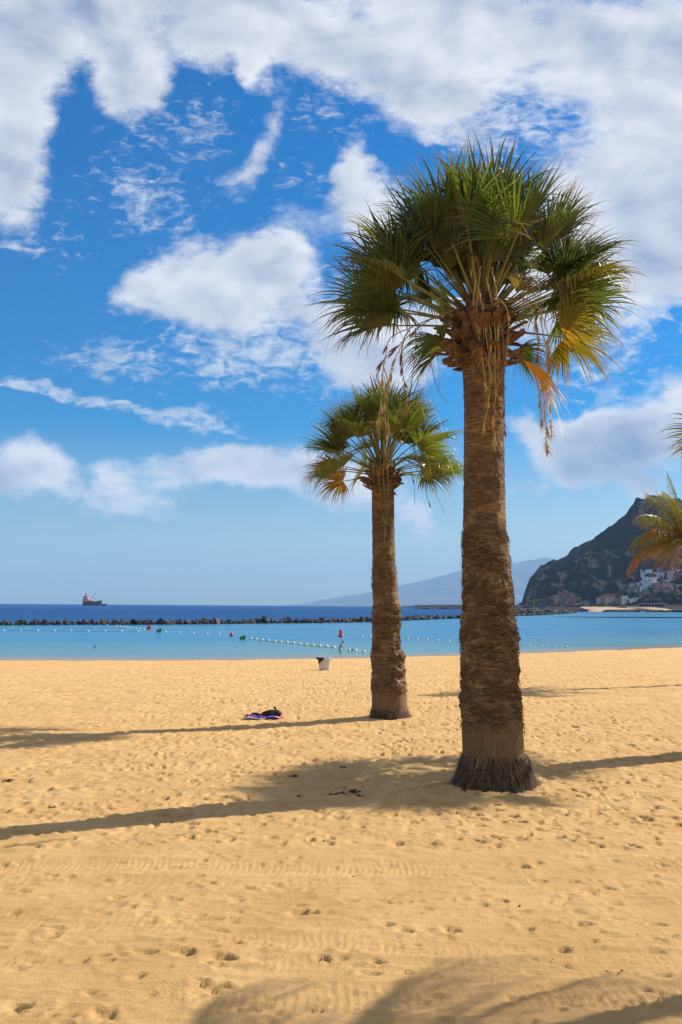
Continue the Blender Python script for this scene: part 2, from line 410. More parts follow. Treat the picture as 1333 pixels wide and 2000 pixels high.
def build_sand():
    def axis(segs):
        out = []
        for a, b, st in segs: out += list(np.arange(a, b - 1e-6, st))
        out.append(segs[-1][1]); return np.array(out)
    neg = axis([(-300, -100, 25), (-100, -40, 5), (-40, -24, 0.5), (-24, -14, 0.11), (-14, -6, 0.055), (-6, -4.0, 0.032)])
    xs = np.concatenate([neg[:-1], np.arange(-4.0, 5.0, 0.024), axis([(5.0, 8, .032), (8, 15, 0.055), (15, 34, 0.12), (34, 50, 0.6), (50, 100, 5), (100, 300, 25)])])
    ys = list(np.arange(-150, 0, 15.0)) + list(np.arange(0, 5.5, 0.5)); y = 5.5
    while y < 72: ys.append(y); y += max(0.019, 0.0036 * y)
    while y < 130: ys.append(y); y += 0.45
    while y < 420: ys.append(y); y += 12
    ys = np.array(ys)
    X, Y = np.meshgrid(xs, ys)
    H = np.zeros_like(X)
    d = shore_d(X, Y)
    fr = (Y > 4) & (Y < 110)
    x, y = X[fr], Y[fr]
    h = 0.035 * fbm(x * 0.22, y * 0.30, o=3)
    mid = sstep(11.5, 15.5, y + 0.6 * perlin(x * 0.4, y * 0.4))       # trampled zone beyond the raked strip
    wet = sstep(1.0, 7, shore_d(x, y))
    tr = fbm(x * 1.5 + 4, y * 1.9, o=3, gain=0.55)
    rid = 1 - np.abs(fbm(x * 1.15 + 9, y * 1.9 + 3, o=2)) * 2
    tr2 = fbm(x * 3.4 + 1, y * 4.6, o=3, gain=0.6)
    h += (0.009 + 0.012 * mid * wet) * tr + 0.010 * mid * wet * rid + (0.003 + 0.014 * mid * wet) * tr2
    h += 0.0055 * fbm(x * 8, y * 8, o=3) * (0.5 + 0.5 * wet)
    # old broken furrows left by the beach rake and by tyres, all running along the shore
    fn = 1 - np.abs(fbm(x * 0.55 + 30, y * 5.2, o=3, gain=0.6)) * 2.0
    h += (1 - mid) * 0.030 * np.clip(fn - 0.45, 0, 1)**1.2 * sstep(-0.2, 0.3, perlin(x * 0.35 + 8, y * 0.9))
    lump = np.clip(fbm(x * 2.6 + 11, y * 6.5 + 2, o=3, gain=0.6) - 0.12, 0, 1); h += (1 - mid) * 0.030 * lump
    # wheel tracks across the foreground
    for (x0, y0, x1, y1, wd, amp, sp, a, b2) in (
            (0, 1692, 1333, 1700, 0.42, 1.0, 0.072, -99, 99), (450, 1836, 1333, 1872, 0.30, 0.95, 0.072, -1.2, 99), (0, 1795, 700, 1822, 0.34, 0.55, 0.075, -99, 0.3),
            (0, 1885, 1333, 1893, 0.26, 0.45, 0.075, -99, 99), (0, 1962, 1333, 1950, 0.34, 0.9, 0.078, -99, 99), (0, 1722, 1333, 1735, 0.35, 0.35, 0.1, -99, 99), (0, 1592, 800, 1640, .3, .25, .1, -99, 99)):
        p, q = atz(x0, y0), atz(x1, y1)
        yc = p.y + (x - p.x) * (q.y - p.y) / (q.x - p.x) + 0.05 * perlin(x * 0.5, x * 0 + y0)
        e = (y - yc) / wd
        pr = np.exp(-(e * 1.25)**4)
        fade = sstep(-0.45, 0.25, perlin(x * 0.7 + y0, y * 0.7)) * sstep(a - 0.3, a + 0.3, x) * (1 - sstep(b2 - 0.3, b2 + 0.3, x))
        lug = np.sin(2 * math.pi * (x + 0.12 * np.abs(y - yc) + 0.022 * perlin(x * 6, y * 6)) / sp)
        h += fade * amp * 1.35 * (pr * (-0.012 + 0.0060 * lug * (0.5 + 0.9 * np.clip(perlin(x * 3, y * 5) + 0.5, 0, 1))) + 0.011 * np.exp(-((np.abs(e) - 1.0) * 4)**2))
    H[fr] = h
    # footprints: pits with a pushed-up rim
    def stamp(px, py, L, Wd, an, dep):
        r = L * 1.3
        i0, i1 = np.searchsorted(xs, (px - r, px + r)); j0, j1 = np.searchsorted(ys, (py - r, py + r))
        if i1 - i0 < 2 or j1 - j0 < 2: return
        dx = X[j0:j1, i0:i1] - px; dy = Y[j0:j1, i0:i1] - py
        c, s = math.cos(an), math.sin(an)
        a = (dx * c + dy * s) / L; b = (-dx * s + dy * c) / Wd
        b = b * (1 + 0.35 * a)
        a = a + 0.25 * perlin(dx * 14 + px * 7, dy * 14 + py * 5); b = b + 0.3 * perlin(dx * 12 + px, dy * 12 + py * 3)
        rr = a * a * 4 + b * b * 4
        H[j0:j1, i0:i1] += -dep * np.exp(-rr**2.2) * (1 + 0.5 * a + 1.1 * np.clip((0.55 * dx + 0.83 * dy) / Wd, -0.8, 0.8)) + dep * 0.32 * np.exp(-((np.sqrt(rr) - 1.4) * 2.4)**2)
    q = np.random.RandomState(3)
    for _ in range(17000):
        yy = 13.0 + 58 * q.rand()**0.85
        xx = (q.rand() * 2 - 1) * (0.36 * yy + 3) + 0.12 * yy * (yy > 60)
        if shore_d(xx, yy) < 2.5: continue
        stamp(xx, yy, q.uniform(0.14, 0.30), q.uniform(0.08, 0.15), q.uniform(-0.9, 0.9) if q.rand() < .6 else q.uniform(0, 3.14), q.uniform(0.018, 0.046))
    for _ in range(260):
        yy = q.uniform(6.3, 13.5); xx = q.uniform(-1, 1) * (0.36 * yy)
        stamp(xx, yy, q.uniform(0.10, 0.22), q.uniform(0.05, 0.11), q.uniform(-0.6, 0.6), q.uniform(0.010, 0.027))
    # walked trails and single deep prints seen close to
    for (px, py, s) in ((370, 1640, 1), (410, 1655, .8), (375, 1665, .8), (418, 1672, 1), (458, 1677, 1.1), (405, 1727, 1.2), (480, 1735, 1.3), (228, 1757, 1.2), (337, 1760, 1.3), (462, 1762, 1.1),
                        (590, 1786, 1.9), (180, 1780, .9), (93, 1832, 1.4), (357, 1865, 1.6), (432, 1877, 1.6), (455, 1845, 1.2), (280, 1862, 1.4), (152, 1878, 1.1), (790, 1820, 1.3), (755, 1808, 1.1), (740, 1882, 1.1),
                        (720, 1905, 1.2), (683, 1762, 1.1), (690, 1713, 1.3), (910, 1758, 1.0), (940, 1752, 1.1), (975, 1760, 1.4), (850, 1757, .9), (1135, 1805, 1.5), (1285, 1805, 1.2), (1048, 1687, 1.0), (1020, 1695, 1.4), (1220, 1650, 1.3),
                        (400, 1938, 1.8), (430, 1935, 1.4), (200, 1985, 1.5), (1100, 1852, .9), (880, 1818, 1.3), (1260, 1965, 1.6), (1050, 1722, 1.4), (560, 1614, 1.0), (495, 1648, 1), (580, 1678, 1), (30, 1970, 1.5), (255, 1632, 1.1), (1185, 1735, 1.2), (1130, 1677, 1.2), (1290, 1692, 1.1)):
        p = atz(px, py); stamp(p.x, p.y, 0.13 * s + q.uniform(0, .04), 0.10 * s, q.uniform(-0.5, 0.3), 0.030 * (0.6 + 0.4 * s))
    for _ in range(60):
        yy = q.uniform(6.4, 13.5); xx = q.uniform(-1, 1) * (0.36 * yy); n_ = q.randint(2, 5); an = q.uniform(-0.5, 0.5)
        for k in range(n_): stamp(xx + k * 0.11 * math.cos(an) + q.normal(0, .015), yy + k * 0.11 * math.sin(an) + q.normal(0, .02), q.uniform(0.10, 0.17), q.uniform(0.06, 0.10), an + q.normal(0, .3), q.uniform(0.012, 0.028))
    # mounds of drifted sand round the two trunks
    for (px, py, rr, hh) in ((965, 1535, 1.3, 0.06), (762, 1402, 1.2, 0.05)):
        p = atz(px, py); H += hh * np.exp(-(((X - p.x)**2 + (Y - p.y)**2) / rr**2))
    # swash line and little berm at the water's edge
    H += 0.05 * np.exp(-((d - 2.2) / 0.8)**2) * (1 + 0.5 * perlin(X * 0.5, Y * 0)) + 0.02 * perlin(X * 0.3, Y * 0.6) * (d < 6)
    Z = beach_base(X, Y) + H * sstep(-1.5, 1.5, d)
    nx, ny = len(xs), len(ys)
    i = np.arange(ny - 1)[:, None] * nx + np.arange(nx - 1)[None]
    Q = np.stack([i, i + 1, i + nx + 1, i + nx], -1).reshape(-1, 4)
    me = make_mesh('sand', np.stack([X, Y, Z], -1), Q, True, {'shore': d})
    m, nt, b = mat_new('beach_sand')
    g = N(nt, 'ShaderNodeNewGeometry'); P = g.outputs['Position']
    at = N(nt, 'ShaderNodeAttribute', attribute_name='shore')
    n1 = noise(nt, P, 0.8, 5, 0.6); n2 = noise(nt, P, 60, 4, 0.7); n3 = noise(nt, P, 7, 5, 0.65)
    c = mixc(nt, mrange(nt, n1.outputs[0], 0.3, 0.7), (0.53, 0.310, 0.116), (0.61, 0.376, 0.154))
    c = mixc(nt, mrange(nt, n2.outputs[0], 0.55, 0.8, 0, 0.35), c, (0.36, 0.205, 0.08))
    c = mixc(nt, mrange(nt, n3.outputs[0], 0.5, 0.75, 0, 0.3), c, (0.62, 0.42, 0.2))
    wetf = mrange(nt, mth(nt, 'ADD', at.outputs['Fac'], mth(nt, 'MULTIPLY', n1.outputs[0], 0.9)), 2.1, 1.1)
    c = mixc(nt, wetf, c, (0.20, 0.125, 0.065))
    nt.links.new(c, b.inputs['Base Color'])
    nt.links.new(mth(nt, 'MULTIPLY_ADD', wetf, -0.5, 0.92), b.inputs['Roughness']); b.inputs['Specular IOR Level'].default_value = 0.15
    bn = noise(nt, P, 38, 6, 0.75); bn2 = noise(nt, P, 240, 3, 0.7)
    hh = mth(nt, 'ADD', bn.outputs[0], mth(nt, 'MULTIPLY', bn2.outputs[0], 0.35))
    bp = N(nt, 'ShaderNodeBump'); bp.inputs['Strength'].default_value = 0.9; bp.inputs['Distance'].default_value = 0.022
    nt.links.new(hh, bp.inputs['Height']); nt.links.new(bp.outputs[0], b.inputs['Normal'])
    o = add('sand', me, m); tag(o, kind='structure')
build_sand()

# ------------------------------------------------------------------ sea
BW = [(-120, 1222), (0, 1221.5), (150, 1220.5), (330, 1220), (500, 1218), (620, 1217), (727, 1215), (850, 1209.5), (905, 1208), (1010, 1203.5), (1060, 1201.5), (1110, 1198.5), (1126, 1197)]
BWP = [atz(px, py, WZ) for px, py in BW]
def build_sea():
    def geo(a, b, f):
        o = [0.0]; s = a
        while o[-1] < b: o.append(o[-1] + s); s *= f
        return np.array(o)
    gx = geo(1.5, 34000, 1.045); xs = np.concatenate([-gx[:0:-1], gx]) + 5
    ys = 30 + geo(1.2, 34000, 1.028)
    X, Y = np.meshgrid(xs, ys)
    bx = np.array([p.x for p in BWP]); by = np.array([p.y for p in BWP])
    yb = np.interp(X, bx, by)
    outer = sstep(-4, 14, Y - yb) * (1 - sstep(0, 60, X - bx[-1]) )
    far = sstep(500, 2200, Y)
    outer = np.maximum(outer, far)
    d = -shore_d(X, Y)
    nx, ny = len(xs), len(ys)
    i = np.arange(ny - 1)[:, None] * nx + np.arange(nx - 1)[None]
    Q = np.stack([i, i + 1, i + nx + 1, i + nx], -1).reshape(-1, 4)
    me = make_mesh('sea', np.stack([X, Y, np.full_like(X, WZ)], -1), Q, True, {'outer': outer, 'off': d})
    m, nt, b = mat_new('sea_water')
    g = N(nt, 'ShaderNodeNewGeometry'); P = g.outputs['Position']
    ao = N(nt, 'ShaderNodeAttribute', attribute_name='outer'); ad = N(nt, 'ShaderNodeAttribute', attribute_name='off')
    pat = noise(nt, mapping(nt, P, (0.02, 0.06, 1)), 1.0, 4, 0.6)
    c = mixc(nt, mrange(nt, ad.outputs['Fac'], 3.0, 45.0), (0.10, 0.24, 0.27), (0.025, 0.19, 0.35))
    c = mixc(nt, mrange(nt, ad.outputs['Fac'], -0.5, 8.0), (0.30, 0.22, 0.14), c)
    c = mixc(nt, mrange(nt, pat.outputs[0], 0.4, 0.7, 0, 0.35), c, (0.02, 0.13, 0.27))
    c = mixc(nt, ao.outputs['Fac'], c, (0.006, 0.062, 0.19))
    WC = c
    b.inputs['IOR'].default_value = 1.333
    b.inputs['Roughness'].default_value = 0.16
    w1 = noise(nt, mapping(nt, P, (0.9, 1.9, 1), rot=(0, 0, R(12))), 1.0, 5, 0.6, 0.3)
    w2 = noise(nt, mapping(nt, P, (0.10, 0.28, 1), rot=(0, 0, R(-8))), 1.0, 4, 0.6, 0.2)
    w3 = noise(nt, mapping(nt, P, (0.006, 0.03, 1)), 1.0, 5, 0.65, 0.2)
    h = mth(nt, 'ADD', mth(nt, 'MULTIPLY', w1.outputs[0], 0.16), mth(nt, 'MULTIPLY', w2.outputs[0], mth(nt, 'MULTIPLY_ADD', ao.outputs['Fac'], 3.2, 0.7)))
    bp = N(nt, 'ShaderNodeBump'); bp.inputs['Distance'].default_value = 1.0
    st = mth(nt, 'MULTIPLY', mth(nt, 'MULTIPLY_ADD', ao.outputs['Fac'], 0.35, 0.65), mrange(nt, w3.outputs[0], 0.3, 0.7, 0.45, 1.3))
    nt.links.new(mth(nt, 'MULTIPLY', st, mrange(nt, ad.outputs['Fac'], 0.0, 12, 0.25, 1.0)), bp.inputs['Strength'])
    nt.links.new(h, bp.inputs['Height'])
    # wave-averaged reflectance: rough water at a grazing view mirrors far less than a flat sheet would
    df = N(nt, 'ShaderNodeBsdfDiffuse'); gl = N(nt, 'ShaderNodeBsdfGlossy'); gl.inputs['Roughness'].default_value = 0.16
    fr = N(nt, 'ShaderNodeFresnel', i_IOR=1.333); mx = N(nt, 'ShaderNodeMixShader')
    nt.links.new(WC, df.inputs[0]); nt.links.new(bp.outputs[0], gl.inputs['Normal']); nt.links.new(bp.outputs[0], fr.inputs['Normal'])
    strk = noise(nt, mapping(nt, P, (0.035, 0.32, 1), rot=(0, 0, R(-10))), 1.0, 6, 0.68, 0.3)
    cap = mth(nt, 'MULTIPLY_ADD', ao.outputs['Fac'], -0.24, 0.46)
    nt.links.new(mth(nt, 'MULTIPLY', mth(nt, 'MINIMUM', fr.outputs[0], cap), mrange(nt, strk.outputs[0], 0.3, 0.7, 0.45, 1.45)), mx.inputs[0]); nt.links.new(df.outputs[0], mx.inputs[1]); nt.links.new(gl.outputs[0], mx.inputs[2])
    nt.links.new(mx.outputs[0], nt.nodes['Material Output'].inputs[0])
    o = add('water', me, m); tag(o, kind='structure')
build_sea()

# ------------------------------------------------------------------ headland and far island
CREST = [(1000, 1188), (1018, 1186), (1026, 1172), (1030, 1150), (1038, 1128), (1048, 1116), (1060, 1108), (1085, 1096), (1092, 1092), (1112, 1082), (1122, 1074), (1150, 1059), (1178, 1044), (1200, 1025),
         (1222, 1007), (1236, 990), (1243, 979), (1250, 976), (1266, 975), (1276, 969), (1290, 968), (1310, 973), (1333, 980), (1380, 985), (1460, 975), (1560, 990), (1700, 1040)]
CX = np.array([aty(a, b, 2000).x for a, b in CREST]); CZ = np.array([max(aty(a, b, 2000).z, 0) for a, b in CREST])
def land_h(X, Y):
    X = np.asarray(X, float); Y = np.asarray(Y, float)
    w = X - 0.20 * (Y - 2000)
    pc = np.interp(w + 5 * perlin(X * 0.02, Y * 0.02) * (Y < 1990), CX, CZ, left=0)
    y0 = 1330 + 60 * perlin(X * 0.004 + 5, Y * 0)
    s = np.clip((Y - y0) / (2000 - y0), 0, 1)
    fr = 0.32 * s + 0.68 * s**1.7
    bk = np.clip((2900 - Y) / 900, 0, 1)**0.8
    h = pc * np.where(Y < 2000, fr, bk)
    rg = 1 - 2 * np.abs(fbm(X * 0.009 + 2, Y * 0.0045, o=4))
    mask = np.clip(pc / 90, 0, 1) * np.where(Y < 2000, 4 * s * (1 - s) + 0.05, 0.6)
    h = h + mask * (26 * (rg - 0.6) + 7 * fbm(X * 0.05, Y * 0.05, o=4)) + 1.7 * np.clip(pc / 40, 0, 1) * fbm(X * 0.07, Y * 0.07, o=3)
    # low coastal shelf
    ysh = np.interp(X, [150, 228, 300, 345, 700, 1500], [1500, 1180, 1060, 985, 940, 900])
    shelf = WZ - 3 + 4.6 * sstep(-10, 30, Y - ysh) + 5 * sstep(60, 380, Y - ysh)
    return np.maximum(h + 0.5 * 0, shelf) + np.where(h > 4, 0, 0)
def build_land():
    xs = np.concatenate([np.arange(170, 760, 3.2), np.arange(760, 1500, 14)]); ys = np.concatenate([np.arange(900, 1320, 6), np.arange(1320, 2040, 3.6), np.arange(2040, 2960, 24)])
    X, Y = np.meshgrid(xs, ys); Z = land_h(X, Y)
    nx, ny = len(xs), len(ys)
    i = np.arange(ny - 1)[:, None] * nx + np.arange(nx - 1)[None]
    Q = np.stack([i, i + 1, i + nx + 1, i + nx], -1).reshape(-1, 4)
    me = make_mesh('headland', np.stack([X, Y, Z], -1), Q, False)
    m, nt, b = mat_new('volcanic_slope_shaded')  # rock and scrub colours darkened to stand in for cloud shade on the slope
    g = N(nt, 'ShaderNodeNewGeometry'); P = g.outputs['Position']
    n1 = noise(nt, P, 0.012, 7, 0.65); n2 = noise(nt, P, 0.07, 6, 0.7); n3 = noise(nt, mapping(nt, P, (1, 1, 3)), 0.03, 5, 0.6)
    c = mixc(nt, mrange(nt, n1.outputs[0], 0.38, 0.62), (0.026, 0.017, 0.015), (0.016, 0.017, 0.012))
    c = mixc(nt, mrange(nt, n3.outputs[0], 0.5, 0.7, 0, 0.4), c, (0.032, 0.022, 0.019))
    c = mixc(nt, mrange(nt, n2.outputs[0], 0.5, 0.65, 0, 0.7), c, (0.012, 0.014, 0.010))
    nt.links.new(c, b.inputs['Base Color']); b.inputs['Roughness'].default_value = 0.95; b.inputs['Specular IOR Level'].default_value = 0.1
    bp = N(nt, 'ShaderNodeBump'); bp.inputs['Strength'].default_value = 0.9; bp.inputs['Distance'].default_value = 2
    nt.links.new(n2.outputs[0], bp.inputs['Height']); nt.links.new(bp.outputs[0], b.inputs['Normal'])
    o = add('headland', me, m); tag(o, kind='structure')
    # town beach on the shelf
    V = []; q = []
    pts = []
    for px in range(1145, 1420, 7):
        y1 = 1193.8 + 0.6 * math.sin(px * 0.05) + (px < 1165) * (1165 - px) * 0.0; y0 = 1188.5
        a = atz(px, y1, -0.6); 
        ww = 1.0 if px > 1170 else (px - 1143) / 27
        V.append((a.x, a.y - 8, -0.95)); V.append((a.x + 4 , a.y + 16, 1.15)); V.append((a.x + 30 * ww, a.y + 24 + 130 * ww, 3.6))
    n = len(V) // 3
    for k in range(n - 1):
        for j in (0, 1): q.append((k * 3 + j, k * 3 + 3 + j, k * 3 + 4 + j, k * 3 + 1 + j))
    me = make_mesh('far_beach', np.array(V), np.array(q), True)
    o = add('far_beach', me, pmat('far_sand', (0.33, 0.22, 0.13), 0.9, 0.05, 0.05)); tag(o, kind='structure')
    # island on the horizon
    IS = [(560, 1183), (600, 1177), (650, 1168), (700, 1160), (727, 1156), (780, 1144), (840, 1130), (905, 1113), (960, 1104), (1010, 1098), (1045, 1092), (1066, 1087.5), (1082, 1091), (1110, 1098), (1200, 1120), (1400, 1150), (1600, 1186)]
    D0 = 25000
    ix = np.array([aty(a, b, D0).x for a, b in IS]); iz = np.array([aty(a, b, D0).z for a, b in IS])
    xs = np.linspace(ix[0], ix[-1], 240); ys = np.linspace(20000, 30500, 60)
    X, Y = np.meshgrid(xs, ys)
    s = np.where(Y < D0, np.clip((Y - 20000) / (D0 - 20000), 0, 1), np.clip((30500 - Y) / 5500, 0, 1))
    Z = np.interp(X, ix, iz) * s**0.8 * (1 + 0.12 * (fbm(X * 0.0012, Y * 0.0008, o=4)) * (1 - s) * 3) + 12 * fbm(X * 0.003, Y * 0.003, o=4) * s - 3
    nx, ny = 240, 60
    i = np.arange(ny - 1)[:, None] * nx + np.arange(nx - 1)[None]
    Q = np.stack([i, i + 1, i + nx + 1, i + nx], -1).reshape(-1, 4)
    me = make_mesh('island', np.stack([X, Y, Z], -1), Q, True)
    o = add('island_mountain', me, pmat('island_slope', (0.085, 0.08, 0.06), 0.95, 0.3, 0.002)); tag(o, kind='structure')
build_land()

def hit_land(px, py):
    d = ray(px, py); t = 900 / d.y
    while t < 2600:
        x, y, z = d.x * t, d.y * t, EYE + d.z * t
        if float(land_h(x, y)) >= z: return Vector((x, y, z))
        t += 3
    return Vector((x, y, z))

# haze: the sea air between here and the far shore
hz = MB(); hz.box((2500, 14400, 647), (56000, 35000, 1302)); 
ho = hz.build('haze', None); tag(ho, kind='stuff')
hm = bpy.data.materials.new('sea_haze'); hm.use_nodes = True; hnt = hm.node_tree; hnt.nodes.clear()
ho.data.materials.append(hm)
pv = N(hnt, 'ShaderNodeVolumePrincipled'); pv.inputs['Color'].default_value = (0.34, 0.62, 1.0, 1); pv.inputs['Density'].default_value = 0.000048; pv.inputs['Anisotropy'].default_value = 0.0
om = N(hnt, 'ShaderNodeOutputMaterial'); hnt.links.new(pv.outputs[0], om.inputs['Volume'])

# ------------------------------------------------------------------ fan palms
def arc_dir(d, down, n):
    """a direction bent downwards step by step"""
    pass

def fan_frond(palm, hub, az, inc, pet=1.25, rad=1.35, mat='leaf', fold=0.0, spread=120, droop=0.35, segs=46, twist=0.0, sag=0.18, pdry=False, seed=0, tipdroop=1.0, r0=0.16):
    """az: compass direction of the leaf (0 = +X), inc: degrees from straight up"""
    q = np.random.RandomState(seed + 1000)
    a, i = R(az), R(inc)
    rad_v = np.array([math.cos(a), math.sin(a), 0]); up = np.array([0, 0, 1.0])
    d = rad_v * math.sin(i) + up * math.cos(i)
    # petiole
    p = np.array(hub, float) + rad_v * r0 * min(1, math.sin(i) + 0.2) - up * 0.55 * (inc / 100.0)
    P = [p]; T = 7; dd = d.copy()
    for k in range(T):
        dd = dd + np.array([0, 0, -1.0]) * sag / T * math.sin(max(i, 0.3)); dd /= np.linalg.norm(dd)
        p = p + dd * pet / T; P.append(p)
    m = dd
    nrm = -rad_v * m[2] + up * np.dot(m, rad_v)
    if np.linalg.norm(nrm) < 0.1: nrm = -rad_v
    nrm /= np.linalg.norm(nrm)
    tw = R(twist); sv = np.cross(m, nrm); nrm2 = nrm * math.cos(tw) + sv * math.sin(tw); sv = np.cross(m, nrm2); nrm = nrm2
    # blade
    S = segs; th = np.linspace(-R(spread), R(spread), S); dth = th[1] - th[0]
    L = rad * (1 - 0.30 * (np.abs(th) / R(150))**2) * (0.82 + 0.26 * q.rand(S)); L[q.rand(S) < 0.06] *= 0.55
    TT = 11; t = np.linspace(0.0, 1, TT)
    c_f = math.cos(R(fold)); s_f = math.sin(R(fold))
    D0 = np.cos(th)[:, None] * m + np.sin(th)[:, None] * sv * c_f + np.abs(np.sin(th))[:, None] * nrm * s_f
    D0 /= np.linalg.norm(D0, axis=1)[:, None]
    split = 0.42 + 0.12 * q.rand(S)
    pos = np.zeros((S, TT, 3)); cur = np.tile(P[-1], (S, 1)) + D0 * 0.02; pos[:, 0] = cur
    dirv = D0.copy(); jit = q.normal(0, 1, (S, 3))
    flex = (0.75 + 0.6 * q.rand(S)) * tipdroop; limp = q.rand(S) < 0.20
    flex[limp] *= 2.6
    for k in range(1, TT):
        tk = t[k]
        g = droop * 0.25 + (1.25 * np.clip(tk - 0.42, 0, 1)**1.5) * flex
        hz_ = np.sqrt(np.clip(1 - dirv[:, 2]**2, 0.02, 1))
        dirv = dirv + np.array([0, 0, -1.0]) * (g * hz_ * 0.55)[:, None] + jit * 0.12 * max(0, tk - 0.40)
        dirv /= np.linalg.norm(dirv, axis=1)[:, None]
        cur = cur + dirv * (L / (TT - 1))[:, None]; pos[:, k] = cur
    # width across (tangential direction)
    tan = -np.sin(th)[:, None] * m + np.cos(th)[:, None] * sv * c_f + (np.sign(np.sin(th)) * np.cos(th))[:, None] * nrm * s_f
    tan /= np.linalg.norm(tan, axis=1)[:, None]
    w = np.zeros((S, TT))
    for k in range(TT):
        full = t[k] * L * dth * 0.52
        sp = split * L * dth * 0.50
        w[:, k] = np.where(t[k] <= split, full, sp * np.clip((1 - t[k]) / (1 - split), 0, 1)**1.0 * 0.92 + 0.0015)
    # pleat: centre line lower than the edges, so each segment is a V
    dep = np.minimum(w * 0.75, 0.02)
    loc_n = np.cross(dirv, tan); 
    N3 = np.tile(nrm, (S, TT, 1))
    A = pos - tan[:, None] * w[..., None]; B = pos - N3 * dep[..., None]; C = pos + tan[:, None] * w[..., None]
    V = np.stack([A, B, C], 2)  # S,TT,3,3
    # weld neighbours near the base: share averaged edges up to the split
    for s in range(S - 1):
        k = t <= min(split[s], split[s + 1])
        mid = (V[s, k, 2] + V[s + 1, k, 0]) / 2
        V[s, k, 2] = mid; V[s + 1, k, 0] = mid
    V[..., :] += 0
    idx = (np.arange(S)[:, None, None] * TT + np.arange(TT - 1)[None, :, None]) * 3 + np.arange(2)[None, None, :]
    Q = np.stack([idx, idx + 1, idx + 4, idx + 3], -1).reshape(-1, 4)
    tt = np.tile(t[None, :, None], (S, 1, 3)); sg = np.tile(q.rand(S)[:, None, None], (1, TT, 3))
    Vf = V.reshape(-1, 3); ttf = tt.ravel(); sgf = sg.ravel(); Qs = [Q]; nv = len(Vf)
    # loose threads between the segments
    nth = 16
    k = q.randint(2, S - 2, nth); st = pos[k, 6 + q.randint(0, 3, nth)]
    ln = q.uniform(0.15, 0.5, nth); tp = np.linspace(0, 1, 6)
    out = dirv[k] * 0.4 + q.normal(0, 0.5, (nth, 3))
    Pth = st[:, None] + out[:, None] * (ln[:, None] * tp)[..., None] + np.array([0, 0, -1.0]) * (ln[:, None] * tp**2)[..., None] * 0.9
    wt = np.full((nth, 6), 0.0022); sd_ = np.cross(out, [0, 0, 1.0]); sd_ /= np.linalg.norm(sd_, axis=1)[:, None] + 1e-6
    Vt = np.stack([Pth - sd_[:, None] * wt[..., None], Pth + sd_[:, None] * wt[..., None]], 2).reshape(-1, 3)
    i4 = np.arange(nth)[:, None] * 12 + np.arange(5)[None] * 2 + nv
    Qs.append(np.stack([i4, i4 + 1, i4 + 3, i4 + 2], -1).reshape(-1, 4))
    Vf = np.concatenate([Vf, Vt]); ttf = np.concatenate([ttf, np.full(len(Vt), 1.0)]); sgf = np.concatenate([sgf, np.full(len(Vt), 1.0)])
    me = make_mesh('frond', Vf, np.concatenate(Qs), False, {'tt': ttf, 'seg': sgf})
    fr = add('frond', me, M[mat], palm)
    mb = MB()
    mb.tube([tuple(x) for x in P] + [tuple(P[-1] + m * 0.10)], [0.045 - 0.004 * k for k in range(len(P))] + [0.006], 6, True, 0.55)
    mb.build('petiole', M['petiole_dry' if pdry else 'petiole'], fr, True)
    return fr

def boot_mesh(seed, L=0.34):
    q = np.random.RandomState(seed); n = 7; V = []; 
    w0, w1 = q.uniform(0.095, 0.12), q.uniform(0.05, 0.08)
    curl = q.uniform(-0.05, 0.12)
    for k in range(n):
        t = k / (n - 1); w = w0 * (1 - t) + w1 * t + 0.012 * math.sin(t * 9 + seed); th = 0.038 * (1 - t) + 0.016 * t
        x = t * L; z = curl * t * t + 0.02 * q.rand()
        for (a, b) in ((-1, -0.6), (-0.55, 0.1), (0, 0.35), (0.55, 0.1), (1, -0.6), (0.5, -1.2), (0, -1), (-0.5, -1.2)):
            V.append((x + (0.03 * q.rand() if k == n - 1 else 0), a * w, z + b * th + 0.25 * w * a * a))
    Q = [(k * 8 + j, k * 8 + (j + 1) % 8, k * 8 + 8 + (j + 1) % 8, k * 8 + 8 + j) for k in range(n - 1) for j in range(8)]
    V.append((L - 0.01, 0, curl)); e = len(V) - 1
    T = [((n - 1) * 8 + j, (n - 1) * 8 + (j + 1) % 8, e) for j in range(8)]
    return make_mesh('leaf_base', np.array(V), [np.array(Q), np.array(T)], False)
BOOTS = [boot_mesh(s) for s in range(8)]

